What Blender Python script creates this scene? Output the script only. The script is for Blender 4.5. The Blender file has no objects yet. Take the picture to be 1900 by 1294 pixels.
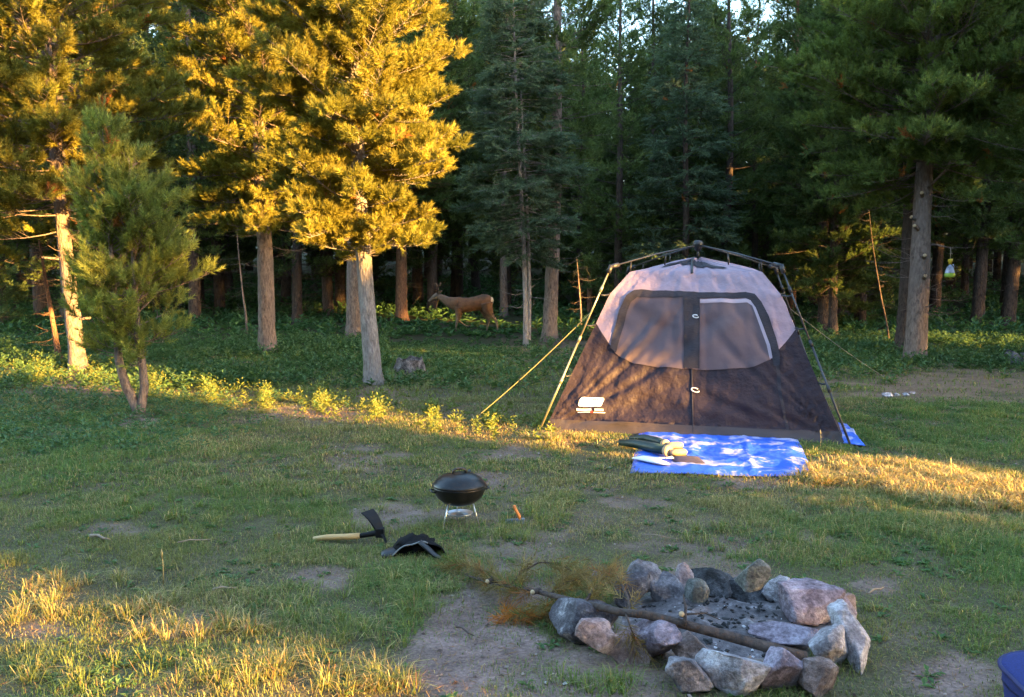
import bpy, math, random
import numpy as np
from mathutils import Vector, noise as mnoise

scene = bpy.context.scene
COL = scene.collection
F = 1645.0
CAMZ = 1.6
PITCH = math.atan(128.0 / F)
CP, SP = math.cos(PITCH), math.sin(PITCH)

# ---------------------------------------------------------------- noise
_tabs = {}
def vnoise(x, y, seed=0):
    if seed not in _tabs:
        _tabs[seed] = np.random.RandomState(seed + 77).rand(256, 256)
    T = _tabs[seed]
    x = np.asarray(x, float); y = np.asarray(y, float)
    xi = np.floor(x).astype(int); yi = np.floor(y).astype(int)
    fx = x - xi; fy = y - yi
    fx = fx * fx * (3 - 2 * fx); fy = fy * fy * (3 - 2 * fy)
    a = T[xi & 255, yi & 255]; b = T[(xi + 1) & 255, yi & 255]
    c = T[xi & 255, (yi + 1) & 255]; d = T[(xi + 1) & 255, (yi + 1) & 255]
    return (a * (1 - fx) + b * fx) * (1 - fy) + (c * (1 - fx) + d * fx) * fy
def fbm(x, y, o=4, seed=0):
    s = 0; a = .5; t = 0
    for i in range(o):
        s = s + a * vnoise(np.asarray(x) * 2 ** i, np.asarray(y) * 2 ** i, seed + i); t += a; a *= .5
    return s / t
def sstep(a, b, x):
    t = np.clip((np.asarray(x, float) - a) / (b - a), 0, 1); return t * t * (3 - 2 * t)

# ---------------------------------------------------------------- terrain and pixel helpers
def hgt(x, y):
    x = np.asarray(x, float); y = np.asarray(y, float)
    h = .05 * (fbm(x * .35 + 9, y * .35 + 4, 3, 3) - .5) + .02 * (vnoise(x * 2.1, y * 2.1, 5) - .5)
    w = np.maximum(y - 21, 0)
    h = h + np.where(w < 12, .0036 * w * w, .0036 * 144 + .0864 * (w - 12)) * sstep(-40, 0, y)
    h = h + .06 * np.exp(-(((x + 4.45) / .35) ** 2 + ((y - 10.3) / .3) ** 2))
    return h
def H1(x, y): return float(hgt(x, y))
def ray(px, py):
    u = -(py - 647.0) / F
    dy = CP + u * SP; dz = -SP + u * CP
    return ((px - 950.0) / F / dy, dz / dy)
def at(px, py, Y):
    a, b = ray(px, py); return Vector((a * Y, Y, CAMZ + b * Y))
def ground(px, py):
    a, b = ray(px, py)
    Y = 2.0
    while Y < 70 and CAMZ + b * Y > H1(a * Y, Y): Y += .25
    lo, hi = Y - .25, Y
    for _ in range(20):
        m = (lo + hi) / 2
        if CAMZ + b * m > H1(a * m, m): lo = m
        else: hi = m
    return Vector((a * hi, hi, H1(a * hi, hi)))
def to_px(x, y, z):
    f = y * CP - (z - CAMZ) * SP; u = y * SP + (z - CAMZ) * CP
    return 950 + F * x / f, 647 - F * u / f

# ---------------------------------------------------------------- geometry collector
class Geo:
    def __init__(s):
        s.V = []; s.T = []; s.Q = []; s.C = []; s.n = 0
    def add(s, V, T=None, Q=None, C=None):
        V = np.asarray(V, float).reshape(-1, 3)
        if T is not None and len(T): s.T.append(np.asarray(T, int).reshape(-1, 3) + s.n)
        if Q is not None and len(Q): s.Q.append(np.asarray(Q, int).reshape(-1, 4) + s.n)
        if C is None: C = (.5, .5, .5)
        C = np.asarray(C, float)
        if C.ndim == 1: C = np.tile(C, (len(V), 1))
        s.C.append(C); s.V.append(V); s.n += len(V)
    def tube(s, pts, rad, sides=8, cap=True, C=None, flat=1.0, up=None, rough=0, seed=0):
        P = np.asarray([tuple(p) for p in pts], float); n = len(P)
        R = np.asarray(rad if hasattr(rad, '__len__') else [rad] * n, float)
        T = np.gradient(P, axis=0); T /= (np.linalg.norm(T, axis=1)[:, None] + 1e-9)
        ref = np.array(up if up is not None else ((0, 0, 1) if abs(T[0][2]) < .9 else (1, 0, 0)), float)
        a = np.linspace(0, 2 * math.pi, sides, endpoint=False)
        V = np.zeros((n, sides, 3)); rs = np.random.RandomState(seed)
        for i in range(n):
            e1 = ref - T[i] * ref.dot(T[i]); l = np.linalg.norm(e1)
            if l < 1e-6: e1 = np.array((1., 0, 0))
            else: e1 /= l
            e2 = np.cross(T[i], e1); ref = e1
            rr = R[i] * (1 + rough * (rs.rand(sides) - .5))
            V[i] = P[i] + (np.cos(a) * rr)[:, None] * e1 * flat + (np.sin(a) * rr)[:, None] * e2
        q = []
        for i in range(n - 1):
            for j in range(sides):
                k = (j + 1) % sides
                q.append((i * sides + j, i * sides + k, (i + 1) * sides + k, (i + 1) * sides + j))
        VV = V.reshape(-1, 3); t = []
        if cap:
            VV = np.vstack([VV, P[:1], P[-1:]]); m = n * sides
            for j in range(sides):
                k = (j + 1) % sides
                t.append((m, k, j)); t.append((m + 1, (n - 1) * sides + j, (n - 1) * sides + k))
        s.add(VV, t, q, C)
    def lathe(s, prof, c=(0, 0, 0), sides=32, C=None, sx=1, sy=1):
        a = np.linspace(0, 2 * math.pi, sides, endpoint=False)
        V = []; q = []
        for r, z in prof:
            V.append(np.stack([np.cos(a) * r * sx, np.sin(a) * r * sy, np.full(sides, z)], 1))
        for i in range(len(prof) - 1):
            for j in range(sides):
                k = (j + 1) % sides
                q.append((i * sides + j, i * sides + k, (i + 1) * sides + k, (i + 1) * sides + j))
        s.add(np.vstack(V) + np.array(c), None, q, C)
    def box(s, c, d, M=None, C=None, bev=.12):
        # chamfered box: d full sizes
        hx, hy, hz = [v / 2 for v in d]; b = bev * min(hx, hy, hz)
        V = []; t = []
        for sx in (-1, 1):
            for sy in (-1, 1):
                for sz in (-1, 1):
                    V += [(sx * hx, sy * (hy - b), sz * (hz - b)), (sx * (hx - b), sy * hy, sz * (hz - b)), (sx * (hx - b), sy * (hy - b), sz * hz)]
        V = np.array(V)
        if M is not None: V = V @ np.array(M.to_3x3()).T
        V = V + np.array(tuple(c))
        import bmesh
        bm = bmesh.new(); vs = [bm.verts.new(v) for v in V]
        r = bmesh.ops.convex_hull(bm, input=vs)
        bm.verts.index_update()
        VV = [v.co[:] for v in bm.verts]; T = []
        for f in bm.faces:
            ix = [v.index for v in f.verts]
            for k in range(1, len(ix) - 1): T.append((ix[0], ix[k], ix[k + 1]))
        bm.free(); s.add(VV, T, None, C)
    def grid(s, fn, nu, nv, C=None, thick=0):
        u = np.linspace(0, 1, nu); v = np.linspace(0, 1, nv)
        V = np.array([fn(a, b) for b in v for a in u], float)
        q = [(j * nu + i, j * nu + i + 1, (j + 1) * nu + i + 1, (j + 1) * nu + i) for j in range(nv - 1) for i in range(nu - 1)]
        s.add(V, None, q, C)
    def build(s, name, mat, parent=None, smooth=True, loc=None):
        me = bpy.data.meshes.new(name)
        V = np.vstack(s.V).astype(np.float32)
        T = np.vstack(s.T) if s.T else np.zeros((0, 3), int)
        Q = np.vstack(s.Q) if s.Q else np.zeros((0, 4), int)
        nt, nq = len(T), len(Q)
        me.vertices.add(len(V)); me.vertices.foreach_set('co', V.ravel())
        loops = np.concatenate([T.ravel(), Q.ravel()]).astype(np.int32)
        me.loops.add(len(loops)); me.loops.foreach_set('vertex_index', loops)
        me.polygons.add(nt + nq)
        st = np.concatenate([np.arange(nt) * 3, nt * 3 + np.arange(nq) * 4]).astype(np.int32)
        me.polygons.foreach_set('loop_start', st)
        try: me.polygons.foreach_set('loop_total', np.concatenate([np.full(nt, 3), np.full(nq, 4)]).astype(np.int32))
        except Exception: pass
        me.polygons.foreach_set('use_smooth', np.full(nt + nq, smooth, dtype=bool))
        me.update(calc_edges=True)
        at_ = me.color_attributes.new('col', 'FLOAT_COLOR', 'POINT')
        c4 = np.ones((len(V), 4), np.float32); c4[:, :3] = np.vstack(s.C)
        at_.data.foreach_set('color', c4.ravel())
        me.validate()
        o = bpy.data.objects.new(name, me)
        if mat: me.materials.append(mat)
        COL.objects.link(o)
        if parent: o.parent = parent
        if loc is not None: o.location = loc
        return o

def thing(name, label, cat, loc=(0, 0, 0), rotz=0, group=None):
    o = bpy.data.objects.new(name, None); COL.objects.link(o)
    o.empty_display_size = .2
    o.location = loc; o.rotation_euler = (0, 0, rotz)
    o['label'] = label; o['category'] = cat
    if group: o['group'] = group
    return o
def tag(o, label=None, cat=None, group=None, kind=None):
    if label: o['label'] = label
    if cat: o['category'] = cat
    if group: o['group'] = group
    if kind: o['kind'] = kind
    return o

# ---------------------------------------------------------------- materials
def newmat(name):
    m = bpy.data.materials.new(name); m.use_nodes = True
    nt = m.node_tree; nt.nodes.clear()
    out = nt.nodes.new('ShaderNodeOutputMaterial')
    return m, nt, out
def pbr(name, color, rough=.7, noise=None, metal=0, spec=.5, bump=None, coat=0, usecol=False, sheen=0):
    """color rgb; noise=(scale, rgb2, low, high[, detail, stretch]); bump=(scale, strength, dist)"""
    m, nt, out = newmat(name)
    b = nt.nodes.new('ShaderNodeBsdfPrincipled'); nt.links.new(b.outputs[0], out.inputs[0])
    b.inputs['Roughness'].default_value = rough; b.inputs['Metallic'].default_value = metal
    b.inputs['Specular IOR Level'].default_value = spec
    b.inputs['Coat Weight'].default_value = coat
    tc = nt.nodes.new('ShaderNodeTexCoord')
    src = None
    if usecol:
        a = nt.nodes.new('ShaderNodeVertexColor'); a.layer_name = 'col'; src = a.outputs[0]
    if noise:
        mp = nt.nodes.new('ShaderNodeMapping'); nt.links.new(tc.outputs['Object'], mp.inputs[0])
        if len(noise) > 5: mp.inputs['Scale'].default_value = noise[5]
        n = nt.nodes.new('ShaderNodeTexNoise'); nt.links.new(mp.outputs[0], n.inputs[0])
        n.inputs['Scale'].default_value = noise[0]; n.inputs['Detail'].default_value = noise[4] if len(noise) > 4 else 6
        r = nt.nodes.new('ShaderNodeMapRange'); r.inputs[1].default_value = noise[2]; r.inputs[2].default_value = noise[3]
        nt.links.new(n.outputs[0], r.inputs[0])
        mx = nt.nodes.new('ShaderNodeMix'); mx.data_type = 'RGBA'
        nt.links.new(r.outputs[0], mx.inputs[0])
        mx.inputs[6].default_value = (*color, 1); mx.inputs[7].default_value = (*noise[1], 1)
        if src: nt.links.new(src, mx.inputs[6])
        src = mx.outputs[2]
    if src: nt.links.new(src, b.inputs['Base Color'])
    else: b.inputs['Base Color'].default_value = (*color, 1)
    if bump:
        mp = nt.nodes.new('ShaderNodeMapping'); nt.links.new(tc.outputs['Object'], mp.inputs[0])
        if len(bump) > 3: mp.inputs['Scale'].default_value = bump[3]
        n = nt.nodes.new('ShaderNodeTexNoise'); nt.links.new(mp.outputs[0], n.inputs[0]); n.inputs['Scale'].default_value = bump[0]; n.inputs['Detail'].default_value = 8
        bp = nt.nodes.new('ShaderNodeBump'); bp.inputs['Strength'].default_value = bump[1]; bp.inputs['Distance'].default_value = bump[2]
        nt.links.new(n.outputs[0], bp.inputs['Height']); nt.links.new(bp.outputs[0], b.inputs['Normal'])
    return m
def leafmat(name, trans=.3, rough=.55, tint=(1.1, 1.15, .6)):
    m, nt, out = newmat(name)
    a = nt.nodes.new('ShaderNodeVertexColor'); a.layer_name = 'col'
    b = nt.nodes.new('ShaderNodeBsdfPrincipled'); b.inputs['Roughness'].default_value = rough
    b.inputs['Specular IOR Level'].default_value = .25
    nt.links.new(a.outputs[0], b.inputs['Base Color'])
    t = nt.nodes.new('ShaderNodeBsdfTranslucent')
    mul = nt.nodes.new('ShaderNodeMix'); mul.data_type = 'RGBA'; mul.blend_type = 'MULTIPLY'; mul.inputs[0].default_value = 1
    nt.links.new(a.outputs[0], mul.inputs[6]); mul.inputs[7].default_value = (*tint, 1)
    nt.links.new(mul.outputs[2], t.inputs[0])
    mx = nt.nodes.new('ShaderNodeMixShader'); mx.inputs[0].default_value = trans
    nt.links.new(b.outputs[0], mx.inputs[1]); nt.links.new(t.outputs[0], mx.inputs[2]); nt.links.new(mx.outputs[0], out.inputs[0])
    return m

M = {}
M['needle'] = leafmat('pine_needles', .42)
M['grass'] = leafmat('grass_blades', .3)
M['leaf'] = leafmat('leaves', .3)
def barkmat(name, c1, c2, c3):
    m, nt, out = newmat(name)
    b = nt.nodes.new('ShaderNodeBsdfPrincipled'); b.inputs['Roughness'].default_value = .9; b.inputs['Specular IOR Level'].default_value = .2
    nt.links.new(b.outputs[0], out.inputs[0])
    tc = nt.nodes.new('ShaderNodeTexCoord'); mp = nt.nodes.new('ShaderNodeMapping'); mp.inputs['Scale'].default_value = (1, 1, .35)
    nt.links.new(tc.outputs['Object'], mp.inputs[0])
    n1 = nt.nodes.new('ShaderNodeTexNoise'); n1.inputs['Scale'].default_value = 22; n1.inputs['Detail'].default_value = 8; n1.inputs['Roughness'].default_value = .7
    n2 = nt.nodes.new('ShaderNodeTexNoise'); n2.inputs['Scale'].default_value = 3.5; n2.inputs['Detail'].default_value = 4
    v = nt.nodes.new('ShaderNodeTexVoronoi'); v.inputs['Scale'].default_value = 34
    for n in (n1, n2, v): nt.links.new(mp.outputs[0], n.inputs[0])
    r = nt.nodes.new('ShaderNodeValToRGB')
    r.color_ramp.elements[0].position = .32; r.color_ramp.elements[0].color = (*c3, 1)
    r.color_ramp.elements[1].position = .62; r.color_ramp.elements[1].color = (*c1, 1)
    nt.links.new(n1.outputs[0], r.inputs[0])
    mx = nt.nodes.new('ShaderNodeMix'); mx.data_type = 'RGBA'
    rr = nt.nodes.new('ShaderNodeMapRange'); rr.inputs[1].default_value = .42; rr.inputs[2].default_value = .68; rr.inputs[4].default_value = .8
    nt.links.new(n2.outputs[0], rr.inputs[0]); nt.links.new(rr.outputs[0], mx.inputs[0])
    nt.links.new(r.outputs[0], mx.inputs[6]); mx.inputs[7].default_value = (*c2, 1)
    nt.links.new(mx.outputs[2], b.inputs['Base Color'])
    ad = nt.nodes.new('ShaderNodeMath'); ad.operation = 'ADD'
    nt.links.new(n1.outputs[0], ad.inputs[0]); nt.links.new(v.outputs[0], ad.inputs[1])
    bp = nt.nodes.new('ShaderNodeBump'); bp.inputs['Strength'].default_value = .8; bp.inputs['Distance'].default_value = .02
    nt.links.new(ad.outputs[0], bp.inputs['Height']); nt.links.new(bp.outputs[0], b.inputs['Normal'])
    return m
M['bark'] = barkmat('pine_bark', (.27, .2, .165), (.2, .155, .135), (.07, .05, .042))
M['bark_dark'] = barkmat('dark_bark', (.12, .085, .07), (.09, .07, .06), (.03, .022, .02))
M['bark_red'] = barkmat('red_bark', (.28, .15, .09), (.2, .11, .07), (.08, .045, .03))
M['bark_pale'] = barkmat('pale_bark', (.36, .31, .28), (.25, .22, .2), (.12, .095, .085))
M['cutwood'] = pbr('cut_wood', (.55, .4, .24), .8, (30, (.4, .26, .14), .4, .7))
# ---------------------------------------------------------------- ground cover maps (laid out in metres from photo positions)
BARE = [(890,1190,100,75,1),(1060,1262,180,55,.8),(1010,1095,130,40,.9),(1270,1014,190,15,.6),(1640,1085,60,28,.8),(1780,1250,130,45,.85),
        (1310,1160,220,85,.9),(660,862,52,20,.8),(900,893,42,14,.9),(700,958,90,24,.75),(600,1072,60,24,.8),(1195,936,75,13,.7),(1400,899,75,9,.8),
        (265,790,42,14,.9),(590,768,120,18,.6),(150,722,110,16,.6),(950,842,60,13,.75),(330,1155,80,40,.6),(110,1178,60,32,.55),
        (800,1262,90,30,.6),(1080,905,70,12,.4),(1700,1180,90,26,.35),(220,985,60,12,.5),(1290,1060,90,20,.5),
        (1020,812,50,14,.5),(700,1040,60,14,.4),(1830,815,60,8,.4),(1480,1000,80,14,.5)]
LITT = [(1755,716,190,36,1),(620,778,150,20,.5),(900,765,90,14,.5),(1030,655,110,26,.7),(300,655,80,22,.5),(700,735,60,16,.8),(1480,690,260,12,.4),(150,706,120,16,.5),(1560,705,60,14,.5)]
DRY = [(1640,880,170,34,1),(1840,925,160,40,1),(1500,905,80,24,.6),(1200,835,70,24,.9),(1040,815,90,18,.8),(250,1120,260,55,.3),(60,1130,110,60,.45),
       (480,1180,220,60,.25),(700,1270,220,40,.35),(560,880,300,40,.3),(1000,880,260,30,.35),(700,800,300,30,.5),(1180,890,120,16,.5),(1330,950,300,30,.15),(880,800,120,14,.6),
       (860,1090,60,24,.3),(520,1010,240,26,.25)]
LUSH = [(160,820,260,60,1),(180,1250,180,60,.9),(620,1100,200,60,.5),(950,990,120,30,.5),(1750,1000,320,90,.8),(1750,790,300,50,.9),(700,660,260,50,.8),(420,640,200,50,.8),(1700,650,300,30,.7)]
def emap(L, px, py, warp):
    m = np.zeros_like(px)
    for a, b, rx, ry, s in L:
        d = np.sqrt(((px - a) / rx) ** 2 + ((py - b) / ry) ** 2) + warp
        m = np.maximum(m, s * (1 - sstep(.65, 1.2, d)))
    return m
def maps(x, y, z):
    yy = np.maximum(y, 1.5)
    px, py = to_px(x, yy, z)
    warp = (fbm(x * 2.2, y * 2.2, 4, 11) - .5) * 1.7 + (fbm(x * 9, y * 9, 3, 13) - .5) * .8
    bare = emap(BARE, px, py, warp)
    n = fbm(x * .9 + 3, y * .9, 4, 21)
    bare = np.maximum(bare * .92, .5 * sstep(.66, .78, n) * sstep(13, 9, y))
    litt = emap(LITT, px, py, warp)
    dry = emap(DRY, px, py, warp)
    dry = np.maximum(dry, .55 * sstep(.5, .75, fbm(x * .7, y * .7 + 8, 4, 31)) * sstep(14, 10, y))
    lush = emap(LUSH, px, py, warp)
    return bare, litt, dry, lush, px, py
# tent frame positions needed for masks
FL = np.array((.34, 9.27)); FR = np.array((3.24, 8.52)); BK = np.array((.25, .97)) * 2.75
BL = FL + BK; BR = FR + BK
def inquad(x, y, P, m=0.0):
    ok = np.ones_like(x, bool); c = np.mean(P, axis=0)
    for i in range(4):
        a = np.array(P[i]); b = np.array(P[(i + 1) % 4]); e = b - a; nrm = np.array((-e[1], e[0])); nrm = nrm / np.linalg.norm(nrm)
        s = np.sign((c - a).dot(nrm)); ok &= ((x - a[0]) * nrm[0] + (y - a[1]) * nrm[1]) * s > -m
    return ok
TENTQ = [FL, FR, BR, BL]
TARPQ = [np.array(ground(p, q)[:2]) for p, q in ((1192, 806), (1478, 812), (1510, 886), (1170, 881))]
FIRE = np.array((1.0, 4.08)); FIRER = (.56, .50)
def firem(x, y): return np.sqrt(((x - FIRE[0]) / FIRER[0]) ** 2 + ((y - FIRE[1]) / FIRER[1]) ** 2)

# ---------------------------------------------------------------- ground sheet
def axis(a, b, step, lo, hi):
    mid = np.arange(a, b + step / 2, step); out = [b]; s = step
    while out[-1] < hi: s *= 1.25; out.append(out[-1] + s)
    out2 = [a]; s = step
    while out2[-1] > lo: s *= 1.25; out2.append(out2[-1] - s)
    return np.concatenate([np.array(out2[:0:-1]), mid, np.array(out[1:])])
gx = axis(-9, 9, .06, -160, 160); gy = axis(2.2, 20, .06, -120, 260)
X, Y = np.meshgrid(gx, gy); Z = hgt(X, Y)
fm = firem(X, Y)
Z = Z - .05 * (1 - sstep(.6, 1.0, fm))
bare, litt, dry, lush, PX, PY = maps(X, Y, Z)
Z = Z + .018 * (fbm(X * 6, Y * 6, 3, 41) - .5) * np.where(Y < 14, 1, 0)
t1 = fbm(X * 5, Y * 5, 4, 51)[..., None]; t2 = fbm(X * 14, Y * 14, 3, 55)[..., None]
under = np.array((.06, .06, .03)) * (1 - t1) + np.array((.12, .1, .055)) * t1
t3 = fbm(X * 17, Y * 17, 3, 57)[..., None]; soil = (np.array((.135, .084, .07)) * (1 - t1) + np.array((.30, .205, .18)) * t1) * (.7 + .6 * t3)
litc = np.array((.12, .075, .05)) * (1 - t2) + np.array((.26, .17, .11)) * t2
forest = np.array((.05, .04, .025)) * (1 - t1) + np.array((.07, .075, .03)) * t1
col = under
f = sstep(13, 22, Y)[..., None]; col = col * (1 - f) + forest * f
col = col * (1 - litt[..., None]) + litc * litt[..., None]
bb = np.clip(bare, 0, 1)[..., None]; col = col * (1 - bb) + soil * bb
ash = (1 - sstep(.75, 1.0, fm))[..., None]; col = col * (1 - ash) + np.array((.2, .19, .2)) * ash
g = Geo(); ny, nx = X.shape
idx = np.arange(nx * ny).reshape(ny, nx)
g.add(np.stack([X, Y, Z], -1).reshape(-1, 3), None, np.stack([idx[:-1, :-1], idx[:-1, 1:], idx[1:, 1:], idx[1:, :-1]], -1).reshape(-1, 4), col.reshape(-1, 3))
M['ground'] = pbr('ground_soil', (.2, .15, .12), .95, None, spec=.15, bump=(40, .7, .02), usecol=True)
# fine grit colour variation on the soil
nt = M['ground'].node_tree; bs = [n for n in nt.nodes if n.type == 'BSDF_PRINCIPLED'][0]; vc = [n for n in nt.nodes if n.type == 'VERTEX_COLOR'][0]
tc = nt.nodes.new('ShaderNodeTexCoord'); nn = nt.nodes.new('ShaderNodeTexNoise'); nn.inputs['Scale'].default_value = 60; nn.inputs['Detail'].default_value = 6; nn.inputs['Roughness'].default_value = .75
nt.links.new(tc.outputs['Object'], nn.inputs[0])
mr = nt.nodes.new('ShaderNodeMapRange'); mr.inputs[1].default_value = .3; mr.inputs[2].default_value = .7; mr.inputs[3].default_value = .45; mr.inputs[4].default_value = 1.5
nt.links.new(nn.outputs[0], mr.inputs[0]); mm = nt.nodes.new('ShaderNodeMix'); mm.data_type = 'RGBA'; mm.blend_type = 'MULTIPLY'; mm.inputs[0].default_value = 1
nt.links.new(vc.outputs[0], mm.inputs[6]); nt.links.new(mr.outputs[0], mm.inputs[7]); nt.links.new(mm.outputs[2], bs.inputs['Base Color'])
tag(g.build('ground', M['ground']), kind='structure')

# ---------------------------------------------------------------- grass
def add_blades(G, B, h, w, az, bend, C, taper=.6):
    n = len(B); d = np.stack([np.cos(az), np.sin(az), np.zeros(n)], 1); sd = np.stack([-np.sin(az), np.cos(az), np.zeros(n)], 1)
    up = np.array((0, 0, 1.))
    mid = B + up * (h * .6)[:, None] + d * (h * bend * .3)[:, None]
    tip = B + up * (h * (1 - .35 * bend))[:, None] + d * (h * bend)[:, None]
    hw = (w / 2)[:, None] * sd
    V = np.stack([B - hw, B + hw, mid + hw * taper, mid - hw * taper, tip], 1).reshape(-1, 3)
    b = np.arange(n)[:, None] * 5
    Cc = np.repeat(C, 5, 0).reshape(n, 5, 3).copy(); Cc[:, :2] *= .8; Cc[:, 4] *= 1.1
    G.add(V, b + np.array([[3, 2, 4]]), b + np.array([[0, 1, 2, 3]]), Cc.reshape(-1, 3))
def add_leaves(G, B, D, L, w, C, fold=.25):
    n = len(B); D = D / np.linalg.norm(D, axis=1)[:, None]
    sd = np.cross(D, (0, 0, 1.)); sd /= np.linalg.norm(sd, axis=1)[:, None] + 1e-6; nr = np.cross(sd, D)
    tip = B + D * L[:, None] - nr * (L * .15)[:, None]; m = B + D * (L * .5)[:, None]
    a = m + sd * (w / 2)[:, None] + nr * (w * fold)[:, None]; c = m - sd * (w / 2)[:, None] + nr * (w * fold)[:, None]
    V = np.stack([B, a, tip, c], 1).reshape(-1, 3); b = np.arange(n)[:, None] * 4
    G.add(V, np.vstack([b + np.array([[0, 1, 2]]), b + np.array([[0, 2, 3]])]), None, np.repeat(C, 4, 0))
R = np.random.RandomState(5)
def scatter(n, y0, y1, k=.66, m=.9):
    # uniform over the trapezoid seen from the camera side, plus margin
    u = R.rand(n); a = y0 * y0; b = y1 * y1; y = np.sqrt(a + (b - a) * u); x = (R.rand(n) * 2 - 1) * (k * y + m)
    return x, y
def mix(a, b, t): return np.asarray(a) * (1 - t[:, None]) + np.asarray(b) * t[:, None]
def grass_cols(x, y, dry, lush, n):
    v = fbm(x * 1.3, y * 1.3 + 20, 3, 61); r = R.rand(n)
    c = mix((.13, .198, .046), (.225, .222, .07), np.clip(v * 1.5 - .3 + (r - .5) * .5, 0, 1))
    c = mix(c, (.09, .205, .05), np.clip(lush * .8, 0, 1) * (R.rand(n) * .7 + .3))
    dd = (R.rand(n) < dry * .85 + .05)
    strw = mix((.42, .31, .12), (.5, .42, .2), R.rand(n)); strw = mix(strw, (.26, .16, .08), (R.rand(n) < .25).astype(float))
    c = np.where(dd[:, None], strw, c)
    return c * (.7 + .6 * R.rand(n))[:, None]
def excl(x, y, fire=.98):
    return ~(inquad(x, y, TENTQ, -.02) | inquad(x, y, TARPQ, -.03)) & (firem(x, y) > fire)
G = Geo()
for (n, y0, y1, h0, w0) in ((300000, 2.9, 6.6, .034, .0034), (330000, 6.6, 12, .036, .006), (150000, 12, 21, .055, .012)):
    x, y = scatter(n, y0, y1); z = hgt(x, y)
    ba, li, dr, lu, px, py = maps(x, y, z)
    cl = fbm(x * 3, y * 3, 3, 71); clump = sstep(.35, .62, cl)
    p = (1 - .9 * ba ** 1.5) * (1 - .8 * li) * (.5 + .5 * clump)
    k = (R.rand(n) < p) & excl(x, y); x, y, z, dr, lu, ba, clump = [q[k] for q in (x, y, z, dr, lu, ba, clump)]; n = len(x)
    h = h0 * (.45 + 1.0 * R.rand(n)) * (.6 + .6 * clump) * (1 + .4 * dr + .5 * lu) * (1 - .4 * ba)
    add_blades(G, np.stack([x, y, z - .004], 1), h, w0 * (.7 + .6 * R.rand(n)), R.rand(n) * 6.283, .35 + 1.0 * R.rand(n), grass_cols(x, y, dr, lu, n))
# dead straw and litter lying flat on the ground
n = 120000; x, y = scatter(n, 2.9, 13); z = hgt(x, y); ba, li, dr, lu, px, py = maps(x, y, z)
k = (R.rand(n) < .25 + .5 * dr + .25 * ba * (R.rand(n) < .5)) & excl(x, y, 1.15); x, y, z = x[k], y[k], z[k]; n = len(x)
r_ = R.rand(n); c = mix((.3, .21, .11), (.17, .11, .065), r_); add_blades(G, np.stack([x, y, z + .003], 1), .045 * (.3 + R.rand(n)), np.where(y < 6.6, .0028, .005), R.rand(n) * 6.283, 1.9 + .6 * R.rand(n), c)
# long tufts: straw tufts in front of the tent and at the lower left, greener tufts elsewhere
def tufts(cx, cy, count, rad, h, w, dryp, per=34, bend=.8):
    n = count * per
    ang = np.repeat(R.rand(count) * 6.28, per); rr = np.repeat(np.sqrt(R.rand(count)), per)
    ox, oy = cx, cy
    bx = np.repeat(ox, per) if hasattr(ox, '__len__') else ox + rr * np.cos(ang) * rad[0]
    by = np.repeat(oy, per) if hasattr(oy, '__len__') else oy + rr * np.sin(ang) * rad[1]
    a2 = R.rand(n) * 6.28; r2 = R.rand(n) * .05
    x = bx + r2 * np.cos(a2); y = by + r2 * np.sin(a2)
    k = excl(x, y, 1.25); x, y, a2 = x[k], y[k], a2[k]; n = len(x)
    c = grass_cols(x, y, np.full(n, dryp), np.zeros(n), n)
    add_blades(G, np.stack([x, y, hgt(x, y) - .003], 1), h * (.4 + .8 * R.rand(n)), w * (.7 + .6 * R.rand(n)), a2 + R.randn(n) * .5, .4 + bend * 1.7 * R.rand(n), c)
for (a, b, cnt, rx, ry, h, dp) in ((1640,882,90,.75,.5,.11,.85),(1830,925,80,.7,.42,.13,.85),(1720,900,64,.5,.35,.12,.9),(1540,885,40,.3,.25,.09,.85),(1215,845,0,.3,.2,.1,.8),(1150,832,16,.25,.2,.1,.8),(1040,815,16,.4,.15,.1,.7),
        (45,1130,12,.22,.32,.1,.55),(150,1082,8,.3,.14,.085,.45),(270,1130,7,.14,.16,.11,.6),(320,1185,8,.16,.14,.11,.55),(440,1168,7,.11,.1,.11,.6),(600,1262,14,.3,.14,.11,.35),
        (420,1255,11,.24,.14,.1,.35),(730,1275,8,.15,.1,.1,.45),(500,1225,6,.2,.12,.09,.3),(180,1250,14,.3,.16,.09,.1),(560,1110,8,.2,.14,.08,.1),(700,1190,8,.2,.14,.08,.1),(1000,965,20,.3,.3,.1,.1),(940,1000,14,.2,.15,.1,.1),(1750,980,40,.8,.6,.1,.05),
        (1560,960,30,.5,.4,.1,.05),(680,1120,24,.4,.4,.11,.1),(1420,1000,24,.5,.3,.1,.1),(1120,1270,10,.18,.1,.09,.0),(560,960,26,.6,.5,.09,.15),(420,930,30,.7,.6,.09,.1)):
    p = ground(a, b)
    if cnt: tufts(p.x, p.y, cnt, (rx, ry), h, .0042 if p.y < 6 else .007, dp, per=38 if dp > .3 else 26)
x, y = scatter(900, 3.1, 12); ba, li, dr, lu, px, py = maps(x, y, hgt(x, y)); k = (ba < .45) & (fbm(x * 1.2, y * 1.2, 3, 75) > .42); x, y = x[k], y[k]
tufts(x[y < 7], y[y < 7], int((y < 7).sum()), (0, 0), .06, .004, .08, per=26); tufts(x[y >= 7], y[y >= 7], int((y >= 7).sum()), (0, 0), .07, .0065, .1, per=22)
tag(G.build('grass', M['grass'], smooth=False), 'patchy green and straw coloured grass growing over the campsite', kind='stuff')
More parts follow.
